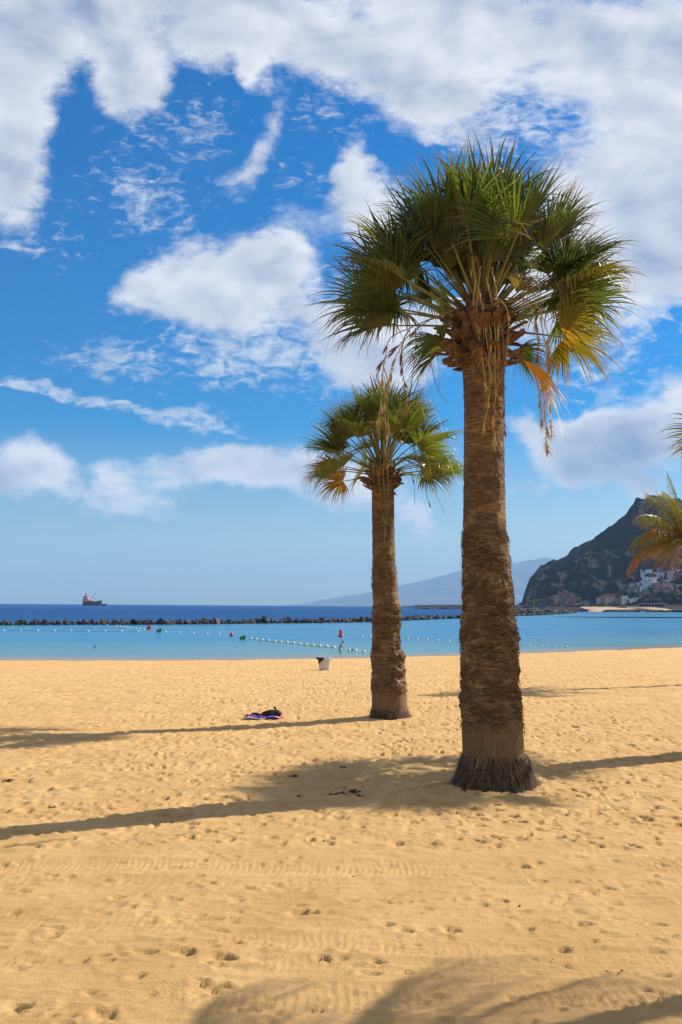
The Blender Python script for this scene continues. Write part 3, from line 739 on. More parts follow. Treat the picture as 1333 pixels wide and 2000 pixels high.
def build_trunk(palm, Y, prof, base_y, zones, nth=220, dz=0.014, seed=0, nf=5200, skirt=1500, rings=0.030):
    """prof: (py, left px, right px) down the picture; the trunk stands at depth Y"""
    zz = []; cx = []; rr = []
    o = palm.location
    for (py, l, r) in prof:
        a, b = aty(l, py, Y), aty(r, py, Y)
        zz.append((a.z + b.z) / 2 - o.z); cx.append((a.x + b.x) / 2 - o.x); rr.append((b.x - a.x) / 2)
    zz, cx, rr = map(np.array, (zz, cx, rr)); k = np.argsort(zz); zz, cx, rr = zz[k], cx[k], rr[k]
    def fz(py): return aty(900, py, Y).z - o.z
    z = np.arange(-0.35, zz[-1] + 0.2, dz); th = np.linspace(0, 2 * math.pi, nth, endpoint=False)
    Z, TH = np.meshgrid(z, th, indexing='ij')
    Rz = np.interp(Z, zz, rr); Cx = np.interp(Z, zz, cx)
    c, s = np.cos(TH), np.sin(TH)
    zs_sk, zs_sm, zs_sh, zs_mid = [fz(p) for p in zones]   # skirt top, smooth top, shaggy top, half-shaggy top
    zw = Z + 0.13 * fbm(c * 1.6 + seed, s * 1.6, Z * 1.1, o=3) + 0.05 * fbm(c * 7, s * 7 + seed, Z * 3, o=3)
    sk = 1 - sstep(zs_sk - 0.015, zs_sk + 0.01, Z + 0.035 * fbm(c * 9, s * 14, Z, o=2)); sm = (1 - sk) * (1 - sstep(zs_sm - 0.1, zs_sm + 0.12, zw))
    sh = (1 - sk - sm) * (1 - sstep(zs_sh - 0.3, zs_sh + 0.3, zw)); up = np.clip(1 - sk - sm - sh, 0, 1)
    # shaggy: thick ledges of matted fibre
    led = fbm(c * 1.3 + 3, s * 1.3 + seed, Z * 4.2, o=4, gain=0.6)
    mat_ = fbm(c * 4 + 1, s * 4, Z * 26, o=3)
    blot = fbm(c * 5, s * 5 + 2, Z * 7, o=3)
    dsp = sh * (0.058 * led + 0.022 * mat_ + 0.022 * blot + 0.004)
    # ring scars
    ph = Z / rings + 0.9 * fbm(c * 1.2, s * 1.2 + seed, Z * 0.8, o=3)
    ringp = np.abs((ph % 1) - 0.5) * 2
    dsp += up * (0.009 * ringp * (0.5 + fbm(c * 9, s * 9, Z * 14, o=2)) + 0.008 * fbm(c * 3.2, s * 3.2, Z * 9, o=3) + 0.006 * fbm(c * 1.2, s * 1.2, Z * 3, o=2))
    knob = sstep(0.35, 0.7, fbm(c * 10 + 4, s * 10, Z * 13, o=1)); dsp += up * 0.010 * knob
    dsp += sm * (0.003 * fbm(c * 22, s * 22, Z * 1.2, o=2) + 0.006 * fbm(c * 1.5, s * 1.5, Z * 2, o=2))
    dsp += sk * (0.022 + 0.012 * fbm(c * 16, s * 16, Z * 2.0, o=2) - 0.012)
    Rr = Rz + dsp
    oval = 1 + 0.03 * np.sin(2 * TH + seed) + 0.02 * perlin(c + seed, s, Z * 0.5)
    X = Cx + Rr * c; YY = Rr * s * oval
    n2 = len(z); i = np.arange(n2 - 1)[:, None] * nth + np.arange(nth)[None]; j = np.arange(n2 - 1)[:, None] * nth + (np.arange(nth)[None] + 1) % nth
    Q = np.stack([i, j, j + nth, i + nth], -1).reshape(-1, 4)
    me = make_mesh('trunk', np.stack([X, YY, Z], -1), Q, True, {'cav': dsp, 'smo': np.clip(sm + 0.7 * sk, 0, 1)})
    add('trunk', me, M['trunk'], palm)
    q = np.random.RandomState(seed + 50)
    # matted fibre, running round the trunk
    n = nf; f = q.rand(n); zc = zs_sm + (zs_mid - zs_sm) * np.where(f < 0.8, f / 0.8 * ((zs_sh - zs_sm) / (zs_mid - zs_sm)), (f - 0.0)); 
    zc = np.clip(zc, zs_sm, zs_mid) - 0.16 * q.rand(n)**2
    dens = fbm(zc * 2.5, q.rand(n) * 0 + seed * 1.0, o=2); th0 = q.rand(n) * 2 * math.pi
    keep = fbm(np.cos(th0) * 1.5, np.sin(th0) * 1.5, zc * 2.2, o=2) > -0.18
    zc, th0 = zc[keep], th0[keep]; n = len(zc)
    T = 5; tp = np.linspace(0, 1, T)[None]
    ln = q.uniform(0.06, 0.26, n)[:, None]; sg = np.sign(q.normal(size=n))[:, None]
    rz0 = np.interp(zc, zz, rr)[:, None]
    tilt = q.normal(-0.12, 0.35, n)[:, None]
    an = th0[:, None] + sg * ln * tp / rz0
    zq = zc[:, None] + ln * tilt * tp - 0.03 * tp**2
    off = 0.012 + q.uniform(0, 0.018, n)[:, None] + (q.rand(n)[:, None]**5) * 0.07 * tp**2
    rq = np.interp(zq, zz, rr) + off
    Pf = np.stack([np.interp(zq, zz, cx) + rq * np.cos(an), rq * np.sin(an), zq], -1)
    sd_ = np.zeros_like(Pf); sd_[..., 2] = 0.8; sd_[..., 0] = np.cos(an) * 0.6; sd_[..., 1] = np.sin(an) * 0.6
    mb = MB(); mb.ribbons(Pf, q.uniform(0.002, 0.0095, n)[:, None] * (1.05 - tp), sd_); at1 = np.repeat(q.rand(n), 10)
    # the skirt of root fibre at the foot
    n = skirt; th0 = q.rand(n) * 2 * math.pi; z0 = zs_sk * q.uniform(0.15, 1.02, n); ln = q.uniform(0.10, 0.30, n) * zs_sk / 0.5
    tp = np.linspace(0, 1, 5)[None]
    zq = z0[:, None] - ln[:, None] * tp; zq = np.maximum(zq, 0.0 - 0.01 * tp)
    over = np.clip(ln[:, None] * tp - z0[:, None], 0, 1)
    rq = np.interp(zq, zz, rr) + 0.010 + (q.rand(n)**3 * 0.13)[:, None] * tp**1.5 + over * 0.55
    an = th0[:, None] + q.normal(0, 0.13, n)[:, None] * tp
    Pf = np.stack([np.interp(zq, zz, cx) + rq * np.cos(an), rq * np.sin(an), zq + 0.02], -1)
    sd_ = np.stack([-np.sin(an), np.cos(an), 0 * an], -1)
    mb2 = MB(); mb2.ribbons(Pf, q.uniform(0.004, 0.013, n)[:, None] * (1.0 - 0.75 * tp), sd_); at2 = np.repeat(q.rand(n), 10)
    tag(add('bark_fibre', mb.mesh('bark_fibre', False, {'seg': at1}), M['fibre'], palm), kind='stuff')
    tag(add('root_skirt', mb2.mesh('root_skirt', False, {'seg': at2}), M['root'], palm), kind='stuff')
    return zz, cx, rr

def boots(palm, cxz, z0, z1, r_in, r_out, n, seed, scale=1.0):
    """a collar of cut leaf bases; r_in(t) where they sprout, t runs up the collar"""
    q = np.random.RandomState(seed)
    for k in range(n):
        t = (k + q.rand() * 0.8) / n; z = z0 + (z1 - z0) * t + q.uniform(-0.09, 0.09) * (1 - t); an = k * 2.39996 + q.normal(0, 0.12)
        r = r_in * (1.0 - 0.2 * t + 0.32 * math.sin(math.pi * t))
        elev = R(8 + 38 * t**1.2 + q.normal(0, 17)); 
        me = BOOTS[q.randint(len(BOOTS))]
        o = add('leaf_base', me, M['boot'], palm)
        o.location = (cxz + r * math.cos(an), r * math.sin(an), z)
        o.rotation_euler = (q.normal(0, 0.4), -elev, an + q.normal(0, 0.25))
        s = scale * q.uniform(0.8, 1.2) * (1.0 - 0.25 * abs(t - 0.45)); o.scale = (s * (r_out - r_in) / 0.30 * (0.66 + 0.42 * math.sin(math.pi * min(1, t * 1.15 + 0.1))), s, s)

def curve_pts(cps, n):
    c = np.array(cps, float); t = np.linspace(0, len(c) - 1, n); out = []
    for a in t:
        k = int(min(a, len(c) - 2)); f = a - k
        p0, p1, p2, p3 = c[max(k - 1, 0)], c[k], c[k + 1], c[min(k + 2, len(c) - 1)]
        out.append(0.5 * ((2 * p1) + (-p0 + p2) * f + (2 * p0 - 5 * p1 + 4 * p2 - p3) * f * f + (-p0 + 3 * p1 - 3 * p2 + p3) * f**3))
    return np.array(out)
def flower_stalk(palm, pix, Y, mat, r=0.010, tassel=0, tl=0.10, bract=0, seed=0, Y2=None):
    """pix: picture positions of a stalk hanging at depth Y"""
    q = np.random.RandomState(seed); o = np.array(palm.location)
    n = len(pix); cps = [np.array(aty(px, py, Y + ((Y2 - Y) * k / (n - 1) if Y2 else 0))) - o for k, (px, py) in enumerate(pix)]
    P = curve_pts(cps, 8 * (n - 1)); L = len(P)
    P = P + q.normal(0, 0.004, P.shape)
    mb = MB(); mb.tube([tuple(p) for p in P], list(np.linspace(r, r * 0.35, L)), 5)
    if tassel:
        k = q.randint(int(L * 0.35), L, tassel); st = P[k]; T = 4; tp = np.linspace(0, 1, T)
        dirs = q.normal(0, 1, (tassel, 3)) + np.array([0, 0, -0.7]); dirs /= np.linalg.norm(dirs, axis=1)[:, None]
        ln = q.uniform(0.4, 1.0, tassel) * tl
        Pt = st[:, None] + dirs[:, None] * (ln[:, None] * tp)[..., None] + np.array([0, 0, -1.0]) * (ln[:, None] * tp**2)[..., None] * 0.6
        sd_ = np.cross(dirs, q.normal(0, 1, (tassel, 3))); sd_ /= np.linalg.norm(sd_, axis=1)[:, None]
        mb.ribbons(Pt, np.full((tassel, T), 0.0055) * (1.1 - tp[None]), sd_[:, None])
    for b in range(bract):
        k = int(L * (0.3 + 0.65 * (b + q.rand()) / bract)); k = min(k, L - 2); p = P[k]; d = P[min(k + 1, L - 1)] - P[k - 1]; d /= np.linalg.norm(d)
        d = d + q.normal(0, 0.18, 3); d /= np.linalg.norm(d); ln = q.uniform(0.12, 0.3)
        tp = np.linspace(0, 1, 6); Pt = p + d * (ln * tp)[:, None]; side = np.cross(d, [0.3, 1, 0]); side /= np.linalg.norm(side)
        mb.ribbons(Pt[None], (0.020 * np.sin(np.clip(tp * 1.0, 0, 1) * math.pi)**0.8 + 0.001)[None], np.tile(side, (1, 6, 1)))
    return mb.build('flower_stalk', M[mat], palm)

# ---- the big palm
Y1 = atz(965, 1536).y
b1 = atz(966, 1536)
palm1 = thing('fan_palm', 'tallest fan palm, in the foreground, with thick shaggy trunk and an orange dead frond', 'palm tree', (b1.x, b1.y, 0), 0, 'fan palms on the sand')
prof1 = [(700, 905, 988), (730, 905, 985), (800, 908, 983), (900, 907, 985), (1000, 906, 987), (1050, 905, 990), (1100, 906, 995), (1150, 906, 1000), (1200, 907, 1003), (1250, 902, 1010),
         (1300, 903, 1010), (1350, 903, 1014), (1400, 902, 1019), (1440, 903, 1022), (1472, 904, 1025), (1480, 902, 1031), (1500, 897, 1036), (1515, 893, 1040), (1530, 886, 1047), (1545, 880, 1052)]
build_trunk(palm1, Y1, prof1, 1536, (1474, 1412, 1120, 1030), 260, 0.013, 1, 7500, 2600)
hub1 = np.array(aty(942, 592, Y1)) - np.array(palm1.location)
zc0 = aty(945, 722, Y1).z; zc1 = aty(945, 600, Y1).z
boots(palm1, aty(942, 690, Y1).x - b1.x, zc0, zc1, 0.30, 0.64, 92, 4, 1.12)
mb = MB(); cxx = aty(943, 690, Y1).x - b1.x
mb.lathe([(0.32, zc0 - 0.1), (0.37, zc0 + 0.2), (0.41, zc0 + 0.5), (0.33, zc1 - 0.1), (0.19, zc1 + 0.2), (0.02, zc1 + 0.4)], 28, (cxx, 0, 0)); mb.build('crown_core', M['boot'], palm1, True)
q = np.random.RandomState(21)
NF = 58
for k in range(NF):
    t = (k + 0.5) / NF
    inc = 4 + 64 * t**0.74 + q.normal(0, 4)
    az = k * 137.508 + q.normal(0, 8)
    if inc > 44 and 215 < az % 360 < 325: continue       # the low leaves towards the beach have been cut away
    fan_frond(palm1, hub1 + np.array([0, 0, 0.15 - 0.25 * t]), az, inc, pet=(0.98 + 0.52 * min(1, inc / 36)) * q.uniform(0.84, 1.08), rad=1.15 + 0.30 * q.rand(), mat='leaf' if q.rand() < .8 else 'leaf2', fold=q.uniform(15, 45) * (1 - 0.5 * t),
              spread=q.uniform(72, 108), droop=0.03 + 0.12 * t, segs=42, twist=q.normal(0, 24), sag=0.08 + 0.16 * t, seed=k, tipdroop=0.25 + 0.55 * t)
for k in range(13):      # short inner leaves that fill the heart of the crown
    fan_frond(palm1, hub1 + np.array([0, 0, 0.1]), k * 137.5 + 255, 14 + 34 * (k / 13) + q.normal(0, 4), q.uniform(0.5, 0.85), q.uniform(0.95, 1.2), 'leaf' if k % 4 else 'leaf2', q.uniform(20, 45), q.uniform(65, 95), 0.2, 38, q.normal(0, 25), 0.1, False, 500 + k, 0.7)
special1 = [(178, 50, 1.5, 1.35, 'leaf', 20, 100, 0.2, 20), (163, 42, 1.5, 1.35, 'leaf2', 20, 100, 0.2, -20), (192, 36, 1.5, 1.3, 'leaf', 20, 100, 0.15, 15), (8, 50, 1.5, 1.35, 'leaf2', 20, 100, 0.2, 20), (-8, 40, 1.5, 1.3, 'leaf', 20, 100, 0.2, -15),
    (20, 33, 1.5, 1.3, 'leaf', 20, 100, 0.15, 0), (172, 26, 1.45, 1.3, 'leaf', 20, 100, 0.15, 0), (0, 22, 1.4, 1.3, 'leaf2', 20, 100, 0.1, 10),  # az, inc, pet, rad, mat, fold, spread, droop, twist
    (183, 84, 1.45, 1.30, 'leaf', 40, 105, 0.55, 10), (172, 73, 1.5, 1.30, 'leaf', 20, 115, 0.4, -25), (196, 68, 1.5, 1.3, 'leaf2', 15, 115, 0.35, 30),
    (352, 92, 1.25, 1.15, 'yleaf', 10, 115, 0.65, -45), (8, 70, 1.45, 1.3, 'leaf2', 10, 120, 0.4, -50), (-12, 63, 1.5, 1.35, 'yleaf', 25, 110, 0.3, 20), (15, 60, 1.5, 1.35, 'leaf', 20, 110, 0.3, -20),
    (214, 104, 0.75, 0.95, 'leaf2', 50, 90, 0.8, 0), (40, 102, 0.7, 0.9, 'leaf', 50, 90, 0.8, 0), (140, 100, 0.7, 0.9, 'leaf', 50, 90, 0.8, 0),
    (300, 40, 0.95, 0.75, 'yleaf', 55, 90, 0.8, 0), (305, 62, 0.75, 0.7, 'bleaf', 60, 70, 1.6, 0),
]
for k, (az, inc, pet, rad, mt, fo, spd, dr, tw) in enumerate(special1):
    fan_frond(palm1, hub1, az, inc, pet, rad, mt, fo, spd, dr, 48, tw, 0.16, mt in ('bleaf',), 300 + k, 1.1)
# the dead orange frond folded down beside the collar
of = fan_frond(palm1, hub1 + np.array([0.28, -0.30, -0.35]), -8, 112, 0.22, 1.15, 'oleaf', 45, 30, 0.95, 24, 60, 0.5, True, 400, 0.8)
tag(of, 'dead orange frond hanging folded beside the collar of cut leaf bases')
for k, (pts, mt, ts, tl, br) in enumerate([
        ([(935, 560), (948, 640), (958, 740), (952, 800), (946, 832)], 'stalk', 50, 0.16, 3), ([(950, 540), (965, 620), (968, 740), (966, 820), (965, 868)], 'stalk', 60, 0.15, 4),
        ([(955, 560), (980, 640), (984, 740), (985, 800), (986, 846)], 'stalk_brown', 30, 0.14, 4), ([(930, 545), (925, 600), (940, 680), (950, 760)], 'stalk', 40, 0.2, 2),
        ([(960, 520), (972, 580), (975, 660), (972, 760)], 'stalk', 50, 0.16, 2), ([(945, 590), (955, 660), (962, 700), (968, 780)], 'stalk_green', 10, 0.1, 1), ([(940, 520), (935, 560), (932, 600), (936, 640)], 'stalk', 60, 0.14, 0),
        ([(920, 540), (925, 520), (930, 500)], 'stalk', 20, 0.12, 0), ([(975, 600), (985, 680), (980, 730), (985, 790)], 'stalk_brown', 10, 0.1, 3), ([(945, 600), (960, 650), (957, 700), (963, 745)], 'stalk', 30, 0.12, 1),
        ([(950, 600), (945, 680), (968, 720), (975, 765)], 'stalk_brown', 20, 0.12, 2), ([(965, 575), (992, 610), (990, 690), (978, 745)], 'stalk', 40, 0.12, 1),
        ([(985, 590), (1030, 592), (1050, 650), (1062, 760), (1066, 830), (1070, 882)], 'stalk', 110, 0.15, 5), ([(990, 582), (1035, 588), (1048, 630), (1052, 700), (1058, 760)], 'stalk_brown', 20, 0.12, 1),
        ([(1045, 590), (1068, 640), (1072, 700), (1070, 760), (1078, 850)], 'stalk', 120, 0.17, 5), ([(1055, 600), (1063, 660), (1080, 700), (1090, 715)], 'stalk', 40, 0.12, 0), ([(1040, 720), (1052, 760), (1058, 810), (1057, 830)], 'stalk', 60, 0.12, 1),
        ([(905, 600), (850, 620), (802, 640), (762, 662), (752, 700), (735, 735)], 'stalk_brown', 10, 0.06, 1), ([(895, 603), (840, 625), (800, 655), (770, 685), (748, 705), (733, 745)], 'stalk_brown', 16, 0.10, 5),
        ([(800, 645), (790, 660), (785, 690), (786, 720), (791, 755), (792, 790)], 'stalk_brown', 24, 0.12, 4), ([(790, 665), (780, 685), (770, 705), (762, 735), (757, 770), (760, 850)], 'stalk', 60, 0.10, 5),
        ([(752, 700), (748, 725), (746, 745), (744, 790), (740, 835)], 'stalk', 50, 0.12, 4), ([(750, 720), (757, 745), (752, 790), (757, 860)], 'stalk', 40, 0.1, 3)]):
    flower_stalk(palm1, pts, Y1 - (0.55 if 900 < pts[-1][0] < 1000 else 0.35), mt, 0.013 if ts < 60 else 0.010, int(ts * 1.9), tl, br, 60 + k)
for k, pts in enumerate([[(838, 680), (845, 725), (856, 762), (876, 788)], [(812, 640), (812, 690), (806, 730), (803, 768)]]):
    flower_stalk(palm1, pts, Y1 - 0.2, 'stalk_green', 0.010, 0, 0.1, 0, 90 + k)

# ---- the second palm
Y2 = atz(762, 1404).y; b2 = atz(762, 1404)
palm2 = thing('fan_palm', 'smaller fan palm standing farther back, just left of the tallest palm', 'palm tree', (b2.x, b2.y, 0), 0, 'fan palms on the sand')
prof2 = [(940, 727, 770), (960, 727, 770), (1000, 727, 770), (1050, 728, 771), (1100, 728, 773), (1150, 728, 776), (1180, 729, 780), (1192, 729, 783), (1200, 729, 780), (1222, 729, 782), (1235, 729, 779), (1268, 729, 783), (1276, 727, 789),
         (1310, 726, 790), (1350, 726, 794), (1375, 727, 796), (1385, 726, 796), (1395, 725, 799), (1404, 722, 803)]
build_trunk(palm2, Y2, prof2, 1404, (1386, 1350, 1180, 1100), 180, 0.018, 9, 3600, 1200, 0.032)
hub2 = np.array(aty(746, 897, Y2)) - np.array(palm2.location)
z20 = aty(748, 962, Y2).z; z21 = aty(748, 903, Y2).z
boots(palm2, aty(747, 935, Y2).x - b2.x, z20, z21, 0.25, 0.50, 66, 8, 0.95)
mb = MB(); cxx = aty(748, 935, Y2).x - b2.x
mb.lathe([(0.28, z20 - 0.1), (0.30, z20 + 0.15), (0.32, z20 + 0.35), (0.24, z21), (0.12, z21 + 0.3), (0.01, z21 + 0.4)], 24, (cxx, 0, 0)); mb.build('crown_core', M['boot'], palm2, True)
NF = 40
for k in range(NF):
    t = (k + 0.5) / NF
    inc = 5 + 70 * t**0.88 + q.normal(0, 3); az = k * 137.508 + 40 + q.normal(0, 8)
    if inc > 50 and 225 < az % 360 < 315: continue
    fan_frond(palm2, hub2 + np.array([0, 0, 0.1 - 0.2 * t]), az, inc, pet=(0.98 + 0.34 * min(1, inc / 45)) * q.uniform(0.88, 1.12), rad=1.02 + 0.24 * q.rand(), mat='leaf2' if q.rand() < .75 else 'leaf', fold=q.uniform(10, 40) * (1 - 0.5 * t),
              spread=q.uniform(75, 108), droop=0.06 + 0.22 * t, segs=34, twist=q.normal(0, 24), sag=0.08 + 0.18 * t, seed=600 + k, tipdroop=0.35 + 0.55 * t, r0=0.12)
for k, (az, inc, pet, rad, mt, fo, spd, dr, tw) in enumerate([(180, 46, 1.15, 1.15, 'leaf2', 20, 100, 0.2, 15), (2, 46, 1.15, 1.15, 'leaf', 20, 100, 0.2, -15), (168, 28, 1.1, 1.1, 'leaf', 20, 100, 0.1, 0), (14, 27, 1.1, 1.1, 'leaf2', 20, 100, 0.1, 0), (190, 62, 1.15, 1.1, 'leaf', 20, 100, 0.3, 10), (185, 92, 0.95, 0.95, 'bleaf', 15, 110, 0.5, 35), (176, 76, 1.2, 1.0, 'yleaf', 15, 110, 0.45, 20), (-6, 84, 1.05, 1.0, 'leaf2', 15, 110, 0.6, -25), (5, 70, 1.15, 1.1, 'leaf2', 10, 110, 0.4, -30),
                                                              (262, 74, 0.5, 0.6, 'yleaf', 40, 80, 0.9, 0)]):
    fan_frond(palm2, hub2, az, inc, pet, rad, mt, fo, spd, dr, 40, tw, 0.16, mt == 'bleaf', 700 + k, 1.0, 0.12)
for k, (pts, mt, ts) in enumerate([([(745, 880), (741, 930), (745, 990), (752, 1045)], 'stalk_green', 8), ([(750, 880), (750, 940), (754, 1000), (750, 1070)], 'stalk_green', 8), ([(756, 880), (758, 940), (759, 980), (753, 1030)], 'stalk_green', 8),
                                   ([(750, 860), (754, 890), (757, 905), (758, 920)], 'stalk', 20), ([(790, 898), (810, 905), (840, 945), (870, 1002)], 'stalk_green', 3), ([(790, 898), (805, 905), (825, 935), (840, 990)], 'stalk_green', 3), ([(788, 898), (800, 905), (808, 940), (811, 984)], 'stalk_green', 3)]):
    flower_stalk(palm2, pts, Y2 - (0.5 if pts[-1][0] < 765 else 0.1), mt, 0.014, ts, 0.12, 1, 120 + k)

# ---- two more fan palms to the right of the frame: one shows the tip of its crown, both throw their shadows into it
KM = kid_map()
for (x, y, zs, rz, lab) in ((10.7, 23.2, 1.3, 1.1, 'fan palm at the right edge with only the pale tips of one frond in view'),):
    c = copy_tree(palm2, KM); c.location = (x, y, 0); c.rotation_euler = (0, 0, rz); c.scale = (zs, zs, 1); c['label'] = lab
# ------------------------------------------------------------------ feather palm at the right edge
M['feather'] = leaf_mat('feather_leaf', (0.12, 0.125, 0.02), (0.30, 0.17, 0.045), (0.10, 0.12, 0.02), 0.4)
M['feather_dry'] = leaf_mat('feather_leaf_dry', (0.26, 0.13, 0.028), (0.34, 0.18, 0.05), (0.18, 0.12, 0.028), 0.4)
M['rachis'] = pmat('feather_midrib', (0.19, 0.14, 0.055), 0.7, 0.15, 3)
def feather_frond(palm, hub, az, inc, L, bend, mat, seed, dens=54):
    q = np.random.RandomState(seed); a, i = R(az), R(inc)
    rv = np.array([math.cos(a), math.sin(a), 0]); d = rv * math.sin(i) + np.array([0, 0, math.cos(i)])
    T = 14; p = np.array(hub, float); P = [p]
    for k in range(T):
        d = d + np.array([0, 0, -1.0]) * bend / T * (0.4 + 1.6 * k / T); d /= np.linalg.norm(d); p = p + d * L / T; P.append(p)
    P = np.array(P)
    t = np.linspace(0.16, 0.99, dens); tk = t * T; k0 = np.minimum(tk.astype(int), T - 1); f = (tk - k0)[:, None]
    base = P[k0] * (1 - f) + P[k0 + 1] * f; tan = P[k0 + 1] - P[k0]; tan /= np.linalg.norm(tan, axis=1)[:, None]
    side = np.cross(tan, [0, 0, 1.0]); side /= np.linalg.norm(side, axis=1)[:, None] + 1e-6
    V = MB(); tts = []
    for sg in (-1, 1):
        ln = 0.66 * np.sin(np.clip(t * 1.05, 0, 1) * math.pi)**0.45 * (0.8 + 0.3 * q.rand(dens))
        dr = side * sg * 0.85 + tan * 0.55 + q.normal(0, 0.07, (dens, 3)) + np.array([0, 0, 0.1]); dr /= np.linalg.norm(dr, axis=1)[:, None]
        tp = np.linspace(0, 1, 6)
        Q = base[:, None] + dr[:, None] * (ln[:, None] * tp)[..., None] + np.array([0, 0, -1.0]) * (ln[:, None] * tp**1.8)[..., None] * (0.85 + 0.4 * q.rand(dens))[:, None, None]
        w = 0.011 * (1 - tp**2)[None] * np.ones((dens, 1)) + 0.001
        sd_ = tan[:, None] * 0.75 + np.array([0, 0, 0.5]); sd_ = np.tile(sd_, (1, 6, 1))
        V.ribbons(Q, w, sd_); tts.append(np.repeat(np.tile(tp * 0.6 + 0.3, dens), 2))
    me = V.mesh('frond', False, {'tt': np.concatenate(tts), 'seg': q.rand(len(np.concatenate(tts)))})
    fr = add('frond', me, M[mat], palm)
    mb = MB(); mb.tube([tuple(x) for x in P], list(np.linspace(0.035, 0.008, len(P))), 5); mb.build('midrib', M['rachis'], fr, True)
pf = aty(1343, 1066, 40.5)
palm5 = thing('feather_palm', 'feather palm with green and orange drooping fronds at the right edge, before the dark headland', 'palm tree', (pf.x, pf.y, -0.25))
mb = MB(); hh = pf.z + 0.25; mb.lathe([(0.32, -0.2), (0.26, 0.2), (0.19, 1.0), (0.17, hh * 0.6), (0.16, hh - 0.5), (0.24, hh - 0.3), (0.22, hh), (0.05, hh + 0.2)], 20); mb.build('trunk', M['trunk'], palm5, True)
fh = (0, 0, hh)
sp5 = [(184, 10, 3.1, 0.75, 'feather'), (195, 26, 2.9, 1.0, 'feather'), (186, 52, 2.85, 1.9, 'feather'), (178, 30, 2.7, 1.6, 'feather'), (200, 70, 1.9, 2.4, 'feather_dry'), (160, 74, 2.9, 1.7, 'feather_dry'), (215, 18, 2.7, 1.3, 'feather'), (170, 12, 2.6, 1.5, 'feather'), (150, 48, 2.6, 1.6, 'feather'), (230, 62, 2.3, 2.0, 'feather')]
for k, (az, inc, L, bd, mt) in enumerate(sp5): feather_frond(palm5, fh, az, inc, L, bd, mt, 800 + k)
for k in range(15): feather_frond(palm5, fh, k * 24 - 100 if k < 12 else k * 137, 20 + (k * 37 % 60), 2.5, 1.6, 'feather' if k % 4 else 'feather_dry', 830 + k, 60)

# its neighbour nearer the camera, out of the frame to the right, shades the near sand
c = copy_tree(palm5, kid_map()); c.location = (7.75, 10.85, 0); c.rotation_euler = (0, 0, 3.9); c.scale = (0.95, 0.95, 1.0)
c['label'] = 'feather palm beyond the right edge, its streaky shadow lying across the near sand'
# ------------------------------------------------------------------ breakwater: every rock a stone of its own
M['rock'] = pmat('lava_rock', (0.062, 0.055, 0.052), 0.85, 0.3, 2.0, 0.6, col2=(0.025, 0.024, 0.026))
M['rock2'] = pmat('lava_rock_dry', (0.095, 0.08, 0.068), 0.85, 0.3, 2.0, 0.6, col2=(0.05, 0.045, 0.04))
def rock_mesh(seed, mat):
    q = np.random.RandomState(seed); import bmesh
    bm = bmesh.new(); bmesh.ops.create_icosphere(bm, subdivisions=2, radius=1)
    pl = [(lambda n: n / np.linalg.norm(n))(q.normal(size=3)) for _ in range(14)]; dd = q.uniform(0.42, 0.72, 14)
    for v in bm.verts:
        c = np.array(v.co)
        for n, d in zip(pl, dd):
            s = c @ n
            if s > d: c = c - n * (s - d) * 0.95
        v.co = Vector(c * (1 + 0.06 * q.normal()) * np.array([1, 1, 0.85]))
    me = bpy.data.meshes.new('rock'); bm.to_mesh(me); bm.free(); me.materials.append(mat); return me
ROCKS = [rock_mesh(s, M['rock'] if s % 3 else M['rock2']) for s in range(12)]
def along(pts, s):
    for a, b in zip(pts[:-1], pts[1:]):
        L = (b - a).length
        if s <= L: return a.lerp(b, s / L), (b - a).normalized()
        s -= L
    return pts[-1], (pts[-1] - pts[-2]).normalized()
bwk = thing('breakwater', 'long low breakwater of dark lava rocks closing off the swimming bay', 'breakwater')
q = np.random.RandomState(77)
near = BWP[:7]; tot = sum((b - a).length for a, b in zip(near[:-1], near[1:]))
nr = 290; s = 0
for k in range(nr):
    s = tot * (k // 2 + q.rand() * 0.6) / (nr // 2); p, d = along(near, s); sc = q.uniform(0.48, 0.82) * (1 + 0.5 * (q.rand() < 0.12))
    off = (q.rand() * 0.9 if k % 2 else 1.2 + q.rand() * 1.3)
    nrm_ = Vector((-d.y, d.x, 0))
    o = add('rock', ROCKS[q.randint(12)], None, bwk); o.location = p + nrm_ * off + Vector((0, 0, (0.05 if k % 2 == 0 else 0.38) * sc + (0.2 if k % 2 else 0))); o.rotation_euler = q.uniform(-3, 3, 3); o.scale = (sc * 1.15, sc, sc * 0.72)
rest = BWP[6:]; tot2 = sum((b - a).length for a, b in zip(rest[:-1], rest[1:])); mb = MB()
RV = []
for me in ROCKS[:6]:
    v = np.empty(len(me.vertices) * 3); me.vertices.foreach_get('co', v); v = v.reshape(-1, 3); f = np.array([p.vertices[:] for p in me.polygons]); RV.append((v, f))
def scatter_rocks(mb, pts, n, smin, smax, wid, zz=0.2, seed=0):
    q = np.random.RandomState(seed); tt = sum((b - a).length for a, b in zip(pts[:-1], pts[1:]))
    for k in range(n):
        p, d = along(pts, tt * (k + q.rand()) / n); v, f = RV[q.randint(6)]; sc = q.uniform(smin, smax)
        e = np.array(Euler(q.uniform(-3, 3, 3)).to_matrix()); c = np.array(p) + np.array([-d.y, d.x, 0]) * q.uniform(0, wid) + np.array([0, 0, zz * sc])
        mb.addv((v @ e.T) * sc * np.array([1.2, 1, .75]) + c, None, f)
scatter_rocks(mb, rest, 620, 0.7, 1.3, 4.0, 0.35, 2)
scatter_rocks(mb, near, 420, 0.5, 0.9, 3.5, -0.1, 3)
ro = mb.mesh('rubble'); ro.materials.append(M['rock']); tag(add('rubble', ro, None, bwk), kind='stuff')
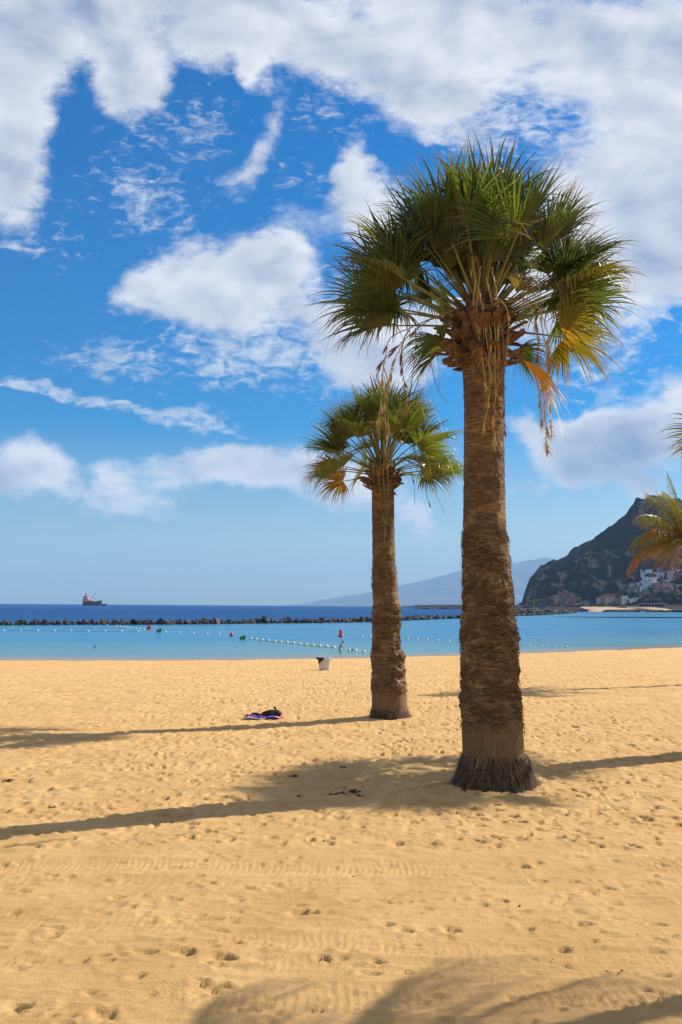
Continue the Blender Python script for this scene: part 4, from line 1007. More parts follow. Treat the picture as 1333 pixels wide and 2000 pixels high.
# wide head of the breakwater near the harbour
hd = [atz(1060, 1200.5, WZ), atz(1085, 1198.5, WZ), atz(1118, 1196.5, WZ)]
g1 = thing('breakwater', 'short rock mole in front of the harbour, at the right end of the long breakwater', 'breakwater')
mb = MB(); scatter_rocks(mb, hd, 240, 1.4, 2.6, 18, 0.5, 5); me = mb.mesh('rubble'); me.materials.append(M['rock']); tag(add('rubble', me, None, g1), kind='stuff')
# outer harbour mole and quay
qw = thing('harbour_mole', 'long dark harbour mole on the horizon between the two palm trunks', 'mole')
mb = MB(); a, b = atz(787, 1185.9, WZ), atz(1030, 1187.3, WZ); mid = (a + b) / 2; L = (b - a).length; an = math.atan2(b.y - a.y, b.x - a.x)
mb.box((mid.x, mid.y, 1.2), (L, 30, 4.4), an, 0.97); mb.build('quay', M['rock'], qw)
mb = MB(); mb.box((mid.x + 20, mid.y + 10, 4.6), (L * 0.9, 6, 2.4), an); mb.build('parapet', M['rock'], qw)
mb = MB(); scatter_rocks(mb, [atz(822, 1189.6, WZ), atz(915, 1190, WZ), atz(1010, 1190.5, WZ)], 260, 2, 3.4, 14, 0.2, 6)
g2 = thing('breakwater', 'thin line of far rocks lying just before the dark harbour mole', 'breakwater'); me = mb.mesh('rubble'); me.materials.append(M['rock']); tag(add('rubble', me, None, g2), kind='stuff')
# low dark tube drawn for the unidentified dark line across the right of the bay
mb = MB(); pts = [atz(px, py, WZ) for px, py in ((1080, 1205.2), (1150, 1206), (1250, 1206.8), (1333, 1207.3), (1450, 1208.2))]
mb.tube([p + Vector((0, 0, 0.08)) for p in pts], [0.05, 0.2, 0.34, 0.36, 0.36], 8)
tag(mb.build('dark_bay_line', pmat('bay_line_black', (0.02, 0.03, 0.04), 0.5), smooth=True), 'thin dark line lying across the right side of the bay', 'boom')

# ------------------------------------------------------------------ floats, buoys
M['float'] = pmat('float_white', (0.60, 0.59, 0.52), 0.4, 0.06, 5)
M['float_y'] = pmat('float_yellow', (0.60, 0.54, 0.28), 0.4, 0.08, 5)
M['red'] = pmat('buoy_red', (0.62, 0.025, 0.03), 0.4, 0.1, 3)
M['green'] = pmat('buoy_green', (0.01, 0.20, 0.055), 0.4, 0.1, 3)
M['rope'] = pmat('rope', (0.10, 0.10, 0.09), 0.8, 0.1, 5)
def ball(mat, r=0.155):
    mb = MB(); mb.lathe([(0.001, -r), (r * .5, -r * .87), (r * .87, -r * .5), (r, 0), (r * .87, r * .5), (r * .5, r * .87), (r * .18, r * 0.98), (r * .16, r * 1.2), (0.001, r * 1.22)], 14); me = mb.mesh('float', True); me.materials.append(mat); return me
BW_, BY_ = ball(M['float']), ball(M['float_y'])
ORD = ['first', 'second', 'third', 'fourth', 'fifth', 'sixth', 'seventh', 'eighth', 'ninth', 'tenth', 'eleventh', 'twelfth', 'thirteenth', 'fourteenth', 'fifteenth', 'sixteenth', 'seventeenth']
def row(pts, me, what, group, sc=1.0, rope=None):
    for k, (px, py) in enumerate(pts):
        p = atz(px, py + 1.4, WZ); o = add('float', me, None); o.location = (p.x, p.y, WZ + 0.05); o.scale = (sc,) * 3
        tag(o, what % ORD[k], 'float', group)
    if rope:
        mb = MB(); mb.tube([atz(px, py + 1.4, WZ) + Vector((0, 0, 0.012)) for px, py in pts], [0.018] * len(pts), 5); tag(mb.build('rope', M['rope']), rope, 'rope')
row([(8, 1230.8), (41, 1230.8), (74.5, 1231), (107, 1231), (139.5, 1231.3), (172.5, 1232), (205.5, 1232), (238, 1232.2), (270, 1232.3)], BW_, '%s white float from the left in the straight row at the far left', 'white floats in the left row', 1.0, 'thin rope carrying the straight row of white floats at the left')
row([(324, 1233.3), (351, 1234.8), (378, 1236.2), (405, 1237.6), (428, 1238)], BW_, '%s white float from the left, between the left green buoy and red cone buoy', 'white floats between the buoys')
row([(210, 1219.9), (228, 1221.6), (235, 1222.4), (241, 1223.6), (247, 1224.4), (253, 1225), (259, 1226), (266.5, 1226.8), (274, 1227.5), (282, 1228.6)], BW_, '%s float from the far end of the slanting row behind the red drum buoy', 'floats in the slanting row', 0.9)
row([(490, 1247), (501, 1248.6), (512.5, 1250), (524.5, 1251.2), (537, 1252.5), (549, 1253.7), (561, 1254.8), (573.5, 1256.2), (586, 1257.7), (598.5, 1259.4), (611.5, 1260.4), (625, 1261.7), (638.5, 1263), (652.5, 1264.8)], BY_, '%s yellow float from the left in the row curving towards the wading child', 'yellow floats in the curving row', 1.12, 'thin rope under the curving row of yellow floats')
row([(682.5, 1269.3), (695, 1270.4), (711.5, 1273), (726.5, 1274.4)], BW_, '%s pale float from the left in the short row beside the near swimmer', 'pale floats near the shore', 0.95)
row([(707, 1242.3), (724, 1243.6)], BW_, '%s white float right of the tall red buoy, left of the second palm trunk', 'white floats by the palm trunk')
row([(796.5, 1247.6), (815, 1248.6), (835, 1249.6), (855.5, 1250.6), (877, 1251.5), (899, 1252.8)], BY_, '%s float from the left in the row between the two palm trunks', 'floats between the trunks', 1.0)
row([(1035, 1259.6), (1058, 1261), (1084, 1262), (1107, 1263.6)], BW_, '%s small float from the left in the row right of the big palm trunk', 'floats right of the big trunk', 0.75)
# tall red buoy
p = atz(666, 1244, WZ)
t = thing('channel_buoy', 'tall red can buoy with flared float collar behind the wading child', 'buoy', (p.x, p.y, WZ))
mb = MB(); mb.lathe([(0.05, -0.25), (0.26, -0.1), (0.32, 0.12), (0.30, 0.26), (0.20, 0.30)], 20); mb.build('float_collar', M['red'], t, True)
mb = MB(); mb.lathe([(0.19, 0.28), (0.18, 0.84), (0.17, 0.88), (0.001, 0.89)], 20); mb.build('body', M['red'], t, True)
# small red cone buoy
p = atz(452.5, 1242.5, WZ)
t = thing('channel_buoy', 'small red cone buoy with dark foot left of the green buoy', 'buoy', (p.x, p.y, WZ))
mb = MB(); mb.lathe([(0.05, -0.2), (0.20, -0.05), (0.24, 0.08), (0.19, 0.2)], 18); mb.build('foot', pmat('buoy_dark_red', (0.12, 0.015, 0.02), 0.5), t, True)
mb = MB(); mb.lathe([(0.19, 0.20), (0.14, 0.38), (0.05, 0.52), (0.001, 0.53)], 18); mb.build('cone', M['red'], t, True)
# tipped drum buoys
for (px, py, sc, mt, lab, tilt) in ((290, 1229.6, 1.0, 'red', 'red drum buoy lying tilted at the end of the slanting float row', 0.45), (311, 1235.0, 0.95, 'green', 'dark green wedge shaped buoy just right of the red drum buoy', 0.5), (474.5, 1249.2, 0.85, 'green', 'green wedge shaped buoy at the head of the yellow float row', 0.35)):
    p = atz(px, py, WZ); t = thing('drum_buoy' if mt == 'red' else 'wedge_buoy', lab, 'buoy', (p.x, p.y, WZ))
    if mt == 'red':
        mb = MB(); mb.lathe([(0.001, -0.22), (0.27, -0.2), (0.30, -0.16), (0.30, 0.62), (0.27, 0.66), (0.001, 0.67)], 20); o = mb.build('body', M['red'], t, True)
        mb = MB(); mb.lathe([(0.32, 0.20), (0.325, 0.23), (0.32, 0.26)], 20); o2 = mb.build('band', M['red'], t, True); o2.rotation_euler = (-0.2, tilt, 0)
    else:
        V = [(-0.36, -0.22, -0.15), (0.26, -0.22, -0.15), (0.26, 0.22, -0.15), (-0.36, 0.22, -0.15), (-0.40, -0.2, 0.34), (0.42, -0.2, 0.62), (0.42, 0.2, 0.62), (-0.40, 0.2, 0.34)]
        me = make_mesh('body', np.array(V), np.array([(0,3,2,1),(4,5,6,7),(0,1,5,4),(1,2,6,5),(2,3,7,6),(3,0,4,7)])); o = add('body', me, M['green'], t)
        mb = MB(); mb.lathe([(0.03, 0.3), (0.03, 0.52), (0.001, 0.53)], 8); mb.build('lifting_eye', M['rope'], t)
        bv = o.modifiers.new('b', 'BEVEL'); bv.width = 0.05; bv.segments = 2
    o.rotation_euler = (-0.2, tilt if mt == 'red' else 0.1, 0) if mt == 'red' else (0, 0, 0.2)
    t.scale = (sc,) * 3

# ------------------------------------------------------------------ people
M['skin'] = pmat('skin_tan', (0.38, 0.20, 0.125), 0.55, 0.08, 6)
M['hair'] = pmat('hair_dark', (0.018, 0.013, 0.010), 0.6, 0.1, 20)
M['shorts'] = pmat('shorts_white', (0.62, 0.63, 0.66), 0.7, 0.1, 12); M['shorts_b'] = pmat('shorts_navy', (0.03, 0.04, 0.09), 0.7, 0.1, 12)
def skin_body(name, joints, edges, parent, mat, root, sub=2):
    me = bpy.data.meshes.new(name); me.from_pydata([j[:3] for j in joints], edges, []); me.materials.append(mat)
    o = bpy.data.objects.new(name, me); COL.objects.link(o); o.parent = parent
    sk = o.modifiers.new('skin', 'SKIN'); sk.use_smooth_shade = True
    for k, v in enumerate(me.skin_vertices[0].data):
        v.radius = (joints[k][3], joints[k][4] if len(joints[k]) > 4 else joints[k][3]); v.use_root = (k == root)
    sb = o.modifiers.new('sub', 'SUBSURF'); sb.levels = sub; sb.render_levels = sub
    return o
def head(parent, c, r, face, hair=True, tilt=0.0):
    """c centre, face = horizontal angle the face looks along"""
    f = Vector((math.cos(face), math.sin(face), -tilt)).normalized(); s = Vector((-math.sin(face), math.cos(face), 0)); u = f.cross(s) * -1
    if u.z < 0: u = -u
    import bmesh
    bm = bmesh.new(); bmesh.ops.create_uvsphere(bm, u_segments=16, v_segments=12, radius=1)
    for v in bm.verts:
        a, b, c2 = v.co
        x = a * 0.92; y = b * 0.78; z = c2 * 1.12
        if c2 < -0.1: y *= 1 - 0.3 * (-c2); x *= 1 - 0.12 * (-c2)
        if a > 0.8 and abs(b) < 0.3 and -0.25 < c2 < 0.1: x += 0.16                 # nose
        if a > 0.6 and 0.1 < abs(b) < 0.5 and 0.05 < c2 < 0.3: x -= 0.06            # eye sockets
        if abs(b) > 0.85 and abs(a) < 0.3 and abs(c2) < 0.3: y *= 1.14              # ears
        v.co = Vector(c) + (f * x + s * y + u * z) * r
    me = bpy.data.meshes.new('head'); bm.to_mesh(me); bm.free(); me.materials.append(M['skin'])
    for p in me.polygons: p.use_smooth = True
    h = add('head', me, None, parent)
    bm = bmesh.new(); bmesh.ops.create_uvsphere(bm, u_segments=16, v_segments=12, radius=1)
    bmesh.ops.delete(bm, geom=[v for v in bm.verts if v.co.z < -0.25 - 0.3 * (v.co.x < -0.2) or (v.co.x > 0.45 and v.co.z < 0.45)], context='VERTS')
    for v in bm.verts: v.co = Vector(c) + (f * v.co.x * 1.02 + s * v.co.y * 0.9 + u * v.co.z * 1.22) * r * (1 + 0.02 * rnd.random())
    me = bpy.data.meshes.new('hair'); bm.to_mesh(me); bm.free(); me.materials.append(M['hair']); add('hair', me, None, h)
    return h
p = atz(665, 1274.5, WZ); k_ = 0.98
per = thing('person', 'wading child with dark hair and white and navy shorts bending forward in the shallows', 'person', (p.x, p.y, WZ - 0.26), 0)
J = [(0, 0, 0.62, .10, .085), (0.01, 0, 0.72, .095, .08), (0.05, 0, 0.86, .105, .08), (0.10, 0, 0.96, .07, .06), (0.135, 0, 1.01, .04), (0.16, 0, 1.05, .04),
     (-0.01, 0.065, 0.56, .075), (0.03, 0.08, 0.34, .05), (-0.01, 0.08, 0.08, .034), (0.05, 0.085, 0.03, .03),
     (0, -0.065, 0.56, .075), (0.08, -0.08, 0.35, .05), (0.05, -0.08, 0.08, .034), (0.11, -0.085, 0.03, .03),
     (0.09, 0.14, 0.93, .042), (0.13, 0.17, 0.76, .034), (0.22, 0.14, 0.62, .026), (0.25, 0.13, 0.56, .024),
     (0.09, -0.14, 0.93, .042), (0.15, -0.17, 0.76, .034), (0.24, -0.14, 0.60, .026), (0.27, -0.13, 0.54, .024)]
E = [(0, 1), (1, 2), (2, 3), (3, 4), (4, 5), (0, 6), (6, 7), (7, 8), (8, 9), (0, 10), (10, 11), (11, 12), (12, 13), (3, 14), (14, 15), (15, 16), (16, 17), (3, 18), (18, 19), (19, 20), (20, 21)]
skin_body('body', J, E, per, M['skin'], 0)
JS = [(0, 0, 0.64, .112, .10), (-0.005, 0.068, 0.54, .092), (0.03, 0.082, 0.38, .075), (0.005, -0.068, 0.54, .092), (0.07, -0.082, 0.38, .075)]
skin_body('shorts', JS, [(0, 1), (1, 2), (0, 3), (3, 4)], per, M['shorts'], 0, 1)
JS = [(-0.05, 0.09, 0.62, .06), (-0.03, 0.12, 0.42, .05)]
mb = MB(); mb.tube([(-0.06, 0.02, 0.66), (-0.075, 0.05, 0.52), (-0.04, 0.08, 0.37)], [.075, .07, .06], 8); mb.build('shorts_panel', M['shorts_b'], per, True)
head(per, (0.21, 0, 1.12), 0.085, 0.0, True, 0.6)
hands = MB()
for sy in (-1, 1):
    bx = (0.255 if sy > 0 else 0.275, 0.13 * sy, 0.55 if sy > 0 else 0.53)
    for f_ in range(4): hands.tube([(bx[0] + 0.006 * f_, bx[1] + (f_ - 1.5) * 0.011, bx[2]), (bx[0] + 0.012 + 0.006 * f_, bx[1] + (f_ - 1.5) * 0.012, bx[2] - 0.028 - 0.004 * (f_ in (1, 2))), (bx[0] + 0.008, bx[1] + (f_ - 1.5) * 0.012, bx[2] - 0.052)], [.007, .006, .004], 5)
    hands.tube([(bx[0] + 0.01, bx[1] - 0.018 * sy, bx[2] + 0.012), (bx[0] + 0.03, bx[1] - 0.03 * sy, bx[2] - 0.012)], [.008, .005], 5)
hands.build('hands', M['skin'], per, True)
# swimmer beside him: head and one shoulder with a raised forearm
p = atz(688, 1274, WZ)
sw = thing('person', 'swimmer low in the water with head and bent arm showing, right of the wading child', 'person', (p.x, p.y, WZ - 0.14), 0)
JS = [(-0.02, 0, -0.25, .12, .09), (0, 0, -0.02, .13, .09), (0.0, 0, 0.12, .08, .07), (0.0, 0, 0.19, .045), (-0.16, 0.0, 0.10, .055), (-0.34, -0.08, 0.16, .042), (-0.50, -0.06, 0.10, .032), (0.16, 0, 0.10, .055), (0.3, -0.05, 0.05, .04)]
skin_body('body', JS, [(0, 1), (1, 2), (2, 3), (2, 4), (4, 5), (5, 6), (2, 7), (7, 8)], sw, M['skin'], 1)
head(sw, (0.01, -0.01, 0.33), 0.10, -2.4, True, 0.1)
p = atz(186, 1267.5, WZ)
sw = thing('person', 'lone swimmer with head and shoulders above the water far left in the bay', 'person', (p.x, p.y, WZ - 0.16), 0)
JS = [(0, 0, -0.3, .12, .09), (0, 0, -0.02, .14, .10), (0, 0, 0.13, .09, .08), (0, 0, 0.20, .05), (-0.17, 0, 0.08, .06), (-0.24, 0, -0.1, .05), (0.17, 0, 0.08, .06), (0.24, 0, -0.1, .05)]
skin_body('body', JS, [(0, 1), (1, 2), (2, 3), (2, 4), (4, 5), (2, 6), (6, 7)], sw, M['skin'], 1)
head(sw, (0, -0.01, 0.34), 0.105, -1.4, True, 0.0)

# ------------------------------------------------------------------ litter bin
p = atz(633.5, 1311, float(beach_base(0, 54)))
p = Vector((p.x, p.y, float(beach_base(p.x, p.y)) - 0.01))
bn = thing('litter_bin', 'pale grey tapered litter bin with a black bag folded over its rim', 'litter bin', p, 0.0)
def loft(secs, sub=1):
    V = []; Q = []
    n = len(secs[0])
    for s_ in secs: V += s_
    for k in range(len(secs) - 1):
        for j in range(n): Q.append((k * n + j, k * n + (j + 1) % n, (k + 1) * n + (j + 1) % n, (k + 1) * n + j))
    return np.array(V), np.array(Q)
def rrect(w, d, z, r=0.05, n=4, cx=0, cy=0):
    o = []
    for (sx, sy, a0) in ((1, 1, 0), (-1, 1, 90), (-1, -1, 180), (1, -1, 270)):
        for k in range(n + 1):
            a = R(a0 + 90 * k / n); o.append((cx + sx * (w / 2 - r) + r * math.cos(a), cy + sy * (d / 2 - r) + r * math.sin(a), z))
    return o
bh = 0.60; W0, W1 = 0.47, 0.58
V, Q = loft([rrect(W0, W0, 0), rrect(W0 + 0.01, W0 + 0.01, 0.02), rrect(W1, W1, bh), rrect(W1 - 0.03, W1 - 0.03, bh), rrect(W1 - 0.06, W1 - 0.06, bh - 0.1)])
add('body', make_mesh('body', V, Q, False), pmat('bin_plastic', (0.60, 0.55, 0.53), 0.5, 0.05, 4), bn)
V, Q = loft([rrect(W1 + 0.035, W1 + 0.035, bh - 0.045), rrect(W1 + 0.045, W1 + 0.045, bh - 0.03), rrect(W1 + 0.045, W1 + 0.045, bh + 0.004), rrect(W1 - 0.03, W1 - 0.03, bh + 0.005)])
add('rim', make_mesh('rim', V, Q, False), pmat('bin_rim', (0.66, 0.68, 0.75), 0.45, 0.05, 4), bn)
# black bag: hangs over the left of the rim in a slanting fold
V = []; n = 14
for k in range(n):
    t = k / (n - 1); x = -W1 / 2 - 0.03 + t * 0.31; dep = 0.24 * (1 - t)**0.8 * (1 + 0.1 * math.sin(k * 2.1)) + 0.02
    for j, (yo, zo) in enumerate(((-0.10, 0.035), (-W1 / 2 + 0.02, 0.06 + 0.015 * math.sin(k * 1.7)), (-W1 / 2 - 0.045, 0.03), (-W1 / 2 - 0.04 + 0.02 * math.sin(k * 1.3), -dep * 0.5), (-W1 / 2 - 0.015 + 0.015 * math.sin(k * 2.6), -dep))):
        V.append((x + (0.03 * (j > 2) * (1 - t)), yo, bh + zo))
Q = [(k * 5 + j, k * 5 + j + 1, k * 5 + 6 + j, k * 5 + 5 + j) for k in range(n - 1) for j in range(4)]
o = add('bin_bag', make_mesh('bin_bag', np.array(V), np.array(Q), True), pmat('black_plastic', (0.015, 0.015, 0.025), 0.3, 0.1, 12), bn)
mb = MB(); mb.tube([(-W1 / 2 - 0.05, -0.2, bh + 0.0), (-W1 / 2 - 0.055, 0, bh + 0.02), (-W1 / 2 - 0.04, 0.2, bh)], [0.05, 0.06, 0.03], 7); mb.build('bag_roll', M['hair'], bn, True)
mb = MB(); mb.tube([(W1 / 2 + 0.02, 0.08, bh - 0.03), (W1 / 2 + 0.05, 0.0, bh - 0.12), (W1 / 2 + 0.02, -0.08, bh - 0.03)], [0.012] * 3, 6); mb.build('handle', M['rope'], bn)

# ------------------------------------------------------------------ towel, bag, backpack
def cloth(name, cx, cy, w, d, rz, seed, amp, z0, mat, nx=60, ny=40, thick=0.012, shape=None):
    u, v = np.meshgrid(np.linspace(-1, 1, nx), np.linspace(-1, 1, ny))
    x = u * w / 2 * (1 - 0.10 * np.cos(v * 2 + 1)); y = v * d / 2 * (1 + 0.25 * np.sin(u * 2.2 + seed))
    ridge = 1 - np.abs(fbm(u * 1.8 + seed, v * 2.6, o=3)) * 2.2
    z = amp * np.clip(ridge, 0, 1)**2 + 0.012 * fbm(u * 5, v * 6 + seed, o=2) + 0.02
    z = z * (1 - 0.75 * np.clip(np.maximum(np.abs(u), np.abs(v)), 0, 1)**6)
    x = x + 0.05 * fbm(u * 2 + 3, v * 2, o=2); y = y + 0.07 * fbm(u * 2, v * 2 + 7 + seed, o=2)
    c, s = math.cos(rz), math.sin(rz)
    X = cx + x * c - y * s; Y = cy + x * s + y * c
    i = np.arange(ny - 1)[:, None] * nx + np.arange(nx - 1)[None]
    me = make_mesh(name, np.stack([X, Y, z0 + z], -1), np.stack([i, i + 1, i + nx + 1, i + nx], -1).reshape(-1, 4), True, {'cu': u, 'cv': v})
    return me
m, nt, b = mat_new('striped_towel')
a1 = N(nt, 'ShaderNodeAttribute', attribute_name='cv'); a2 = N(nt, 'ShaderNodeAttribute', attribute_name='cu')
cr = N(nt, 'ShaderNodeValToRGB'); cr.color_ramp.interpolation = 'CONSTANT'
st = [(0, (0.70, 0.66, 0.68)), (0.03, (0.05, 0.02, 0.30)), (0.26, (0.75, 0.04, 0.16)), (0.36, (0.62, 0.45, 0.55)), (0.42, (0.02, 0.25, 0.25)), (0.50, (0.05, 0.015, 0.22)), (0.64, (0.80, 0.10, 0.10)), (0.72, (0.9, 0.22, 0.04)), (0.84, (0.01, 0.01, 0.012)), (0.92, (0.85, 0.15, 0.22))]
for k, (pp, cc) in enumerate(st):
    e = cr.color_ramp.elements[k] if k < 2 else cr.color_ramp.elements.new(pp)
    e.position = pp; e.color = (*cc, 1)
sx = mth(nt, 'MULTIPLY_ADD', a1.outputs['Fac'], 0.5, 0.5); sx = mth(nt, 'ADD', sx, mth(nt, 'MULTIPLY', a2.outputs['Fac'], 0.10))
nt.links.new(sx, cr.inputs[0]); nt.links.new(cr.outputs[0], b.inputs['Base Color']); b.inputs['Roughness'].default_value = 0.9
pt = atz(514, 1403)
zt = float(beach_base(pt.x, pt.y))
tw = add('towel', cloth('towel', 0, 0, 0.98, 0.62, -0.12, 2, 0.05, 0.02, m), None); tw.data.materials.append(m); tw.location = (pt.x, pt.y, zt + 0.005)
sl = tw.modifiers.new('s', 'SOLIDIFY'); sl.thickness = 0.012
tag(tw, 'crumpled purple, red and orange striped beach towel spread on the sand', 'towel')
M['black'] = pmat('black_cloth', (0.014, 0.012, 0.012), 0.75, 0.15, 10, 0.3); M['greybag'] = pmat('dark_grey_fabric', (0.10, 0.085, 0.08), 0.8, 0.15, 10, 0.3)
bg_ = thing('backpack', 'black and grey backpack lying on the right half of the striped towel', 'backpack', (pt.x + 0.20, pt.y + 0.02, zt + 0.07), -0.1)
V = []; n = 12; m_ = 16
for k in range(n):
    t = k / (n - 1); x = -0.24 + 0.50 * t; r = 0.135 * math.sin(min(1, t * 1.0 + 0.12) * math.pi * 0.88)**0.6 * (0.75 + 0.35 * t)
    for j in range(m_):
        an = 2 * math.pi * j / m_; V.append((x, r * 1.15 * math.cos(an), max(-0.04, r * 0.95 * math.sin(an) + 0.03) * (1 + 0.08 * math.sin(7 * t + an * 3))))
Vv, Qq = np.array(V), np.array([(k * m_ + j, k * m_ + (j + 1) % m_, (k + 1) * m_ + (j + 1) % m_, (k + 1) * m_ + j) for k in range(n - 1) for j in range(m_)])
add('body', make_mesh('body', Vv, Qq, True), M['black'], bg_)
mb = MB(); mb.tube([(0.13, 0, 0.05), (0.19, 0, 0.10), (0.25, 0, 0.06), (0.28, 0, 0.0)], [0.05, 0.085, 0.07, 0.03], 10, True, 0.9); mb.build('front_pocket', M['greybag'], bg_, True)
mb = MB(); mb.tube([(0.10, 0, 0.11), (0.085, 0, 0.18), (0.10, 0.0, 0.225), (0.13, 0, 0.215), (0.14, 0, 0.13)], [0.024, 0.026, 0.03, 0.026, 0.02], 8); mb.build('top_handle', M['black'], bg_, True)
mb = MB(); mb.tube([(-0.22, -0.06, 0.02), (-0.30, -0.12, 0.03), (-0.22, -0.19, 0.0), (0.0, -0.2, -0.02), (0.15, -0.16, 0.0)], [0.018] * 5, 6, True, 0.4); mb.build('strap', M['black'], bg_, True)
cl = thing('folded_clothes', 'small roll of dark green clothing lying on the left half of the striped towel', 'clothes', (pt.x - 0.17, pt.y + 0.10, zt + 0.05), 0)
mb = MB(); mb.tube([(-0.16, 0.03, 0.0), (-0.12, 0.05, 0.05), (-0.02, 0.03, 0.055), (0.08, 0, 0.03), (0.20, -0.06, 0.02)], [0.03, 0.05, 0.055, 0.05, 0.03], 9, True, 0.7); mb.build('roll', pmat('dark_green_cloth', (0.012, 0.035, 0.035), 0.8, 0.2, 14), cl, True)
mb = MB(); mb.tube([(-0.30, -0.02, 0.0), (-0.24, -0.02, 0.03), (-0.2, -0.03, 0.0)], [0.02, 0.03, 0.018], 8); mb.build('sleeve', M['black'], cl, True)
sh = thing('sandals', 'pair of small black sandals at the front right corner of the towel', 'sandals', (pt.x + 0.25, pt.y - 0.25, zt + 0.03), 0.2)
for s_ in (-1, 1):
    mb = MB(); V, Q = loft([rrect(0.2, 0.07, 0, 0.034, 4, 0, s_ * 0.05), rrect(0.2, 0.07, 0.025, 0.034, 4, 0, s_ * 0.05)]); mb.addv(V, Q); mb.addv(rrect(0.2, 0.07, 0.025, 0.034, 4, 0, s_ * 0.05), None, [(0, k, k + 1) for k in range(1, 19)])
    so = mb.build('sandal', M['black'], sh); mb = MB(); mb.tube([(0.04, s_ * 0.05 - 0.032, 0.02), (0.03, s_ * 0.05, 0.055), (0.04, s_ * 0.05 + 0.032, 0.02)], [0.012] * 3, 6); mb.build('strap', M['greybag'], so)

# ------------------------------------------------------------------ clods and litter on the sand
M['clod'] = pmat('dry_leaf_clod', (0.07, 0.045, 0.028), 0.9, 0.3, 30, 0.6)
def clump(px, py, w, seed, label):
    q = np.random.RandomState(seed); p = atz(px, py); mb = MB()
    for k in range(16):
        c = q.normal(0, w * 0.3, 3); v, f = RV[q.randint(6)]; s_ = w * q.uniform(0.08, 0.22); mb.addv(v * s_ * np.array([1.3, 1, 0.7]) + np.array([c[0], c[1] * .6, abs(c[2]) * 0.4 + s_ * 0.3]), None, f)
    for k in range(10):
        a = q.normal(0, w * 0.35, 3); d = q.normal(0, 1, 3); d[2] = abs(d[2]) * 0.4; d /= np.linalg.norm(d)
        mb.tube([(a[0], a[1], 0.0), (a[0] + d[0] * w * 0.3, a[1] + d[1] * w * 0.3, 0.01 + d[2] * w * 0.3)], [0.004, 0.002], 4)
    tag(add('dried_seaweed', mb.mesh('dried_seaweed'), M['clod'], None, (p.x, p.y, 0.0)), label, 'seaweed', 'dried clumps on the sand')
clump(574, 1518, 0.14, 1, 'dark dried clump alone on sunlit sand, farthest back of those left of the big palm')
clump(583, 1559, 0.12, 2, 'dark dried clump at the upper edge of the long trunk shadow, leftmost of its line')
clump(650, 1553, 0.10, 3, 'dried clump on the shadow edge, second from the left of its line')
clump(668, 1551, 0.10, 4, 'small dried clump on the shadow edge, just left of the widest clump')
clump(692, 1549, 0.17, 5, 'widest of the dried clumps lying where two palm shadows meet')
clump(704, 1557, 0.12, 6, 'dried clump inside the shadow just below the widest clump')
clump(672, 1500, 0.10, 7, 'small dried clump at the tip of the crown shadow left of the big palm')
clump(18, 1527, 0.13, 8, 'flat dried clump near the left edge of the photo above the long shadow')
clump(1040, 1580, 0.05, 9, 'single tiny dark clump on bright sand below the big palm foot')
clump(102, 1578, 0.10, 10, 'flat brown clump just above the long shadow at the left')
q = np.random.RandomState(12); mb = MB()
for k in range(900):
    yy = 6.5 + 15 * q.rand()**1.3; xx = q.uniform(-1, 1) * 0.36 * yy; v, f = RV[q.randint(6)]; s_ = q.uniform(0.002, 0.008) * (1 + 1.2 * (q.rand() < 0.05))
    mb.addv(v * s_ + np.array([xx, yy, 0.0 + 0.004 * q.rand()]), None, f)
specks = mb
me = mb.mesh('beach_litter'); 
# sit the specks on the sand's real height
def drop(me_, ob):
    pass
tag(add('beach_grit', me, M['clod']), 'tiny dark grit and leaf crumbs scattered on the near sand', 'grit', kind='stuff')

# ------------------------------------------------------------------ ship
M['hull'] = pmat('hull_navy', (0.022, 0.018, 0.040), 0.6, 0.2, 0.1); M['hullred'] = pmat('hull_red', (0.30, 0.035, 0.04), 0.6, 0.2, 0.1); M['superw'] = pmat('superstructure_white', (0.62, 0.36, 0.36), 0.6, 0.1, 0.1)
M['dark'] = pmat('dark_steel', (0.05, 0.05, 0.06), 0.6, 0.1, 0.1); M['glass'] = pmat('dark_glass', (0.03, 0.04, 0.06), 0.15, 0.1, 1)
def hull_mesh(L, B, D, name='hull', keel=-4):
    V = []; n = 24; prof = [(-1, 1.0), (-0.98, 0.5), (-0.85, 0.0), (0.85, 0.0), (0.98, 0.5), (1, 1.0)]
    for k in range(n):
        t = k / (n - 1); x = (t - 0.5) * L; w = B / 2 * (min(1, (1 - t) / 0.22)**0.6 if t > 0.78 else (0.8 + 0.2 * min(1, t / 0.12)))
        sheer = D * (1 + 0.22 * max(0, (t - 0.75) / 0.25)**2 + 0.06 * max(0, (0.15 - t) / 0.15)); rk = 0.06 * L * max(0, (t - 0.85) / 0.15)
        for (a, b) in prof: V.append((x + rk * b, a * max(w, 0.02), keel + (sheer - keel) * b))
    Q = [(k * 6 + j, (k + 1) * 6 + j, (k + 1) * 6 + j + 1, k * 6 + j + 1) for k in range(n - 1) for j in range(5)]
    Q += [(k * 6, k * 6 + 5, (k + 1) * 6 + 5, (k + 1) * 6) for k in range(n - 1)]
    Q += [(0, 1, 4, 5), (1, 2, 3, 4)]
    return make_mesh(name, np.array(V), np.array(Q), False)
DS = 2300; ps = aty(181, 1182.0, DS); sc_ = DS / F
ship = thing('cargo_ship', 'dark hulled cargo ship with pale superstructure at its stern anchored on the horizon', 'ship', (ps.x, ps.y, WZ), R(-38)); ship.scale = (DS / 3300,) * 3
hl = hull_mesh(84, 16, 14.5); add('hull', hl, M['hull'], ship)
mb = MB(); mb.box((-6, 0, 1.2), (70, 16.3, 3.0)); mb.build('boot_topping', M['hullred'], ship)
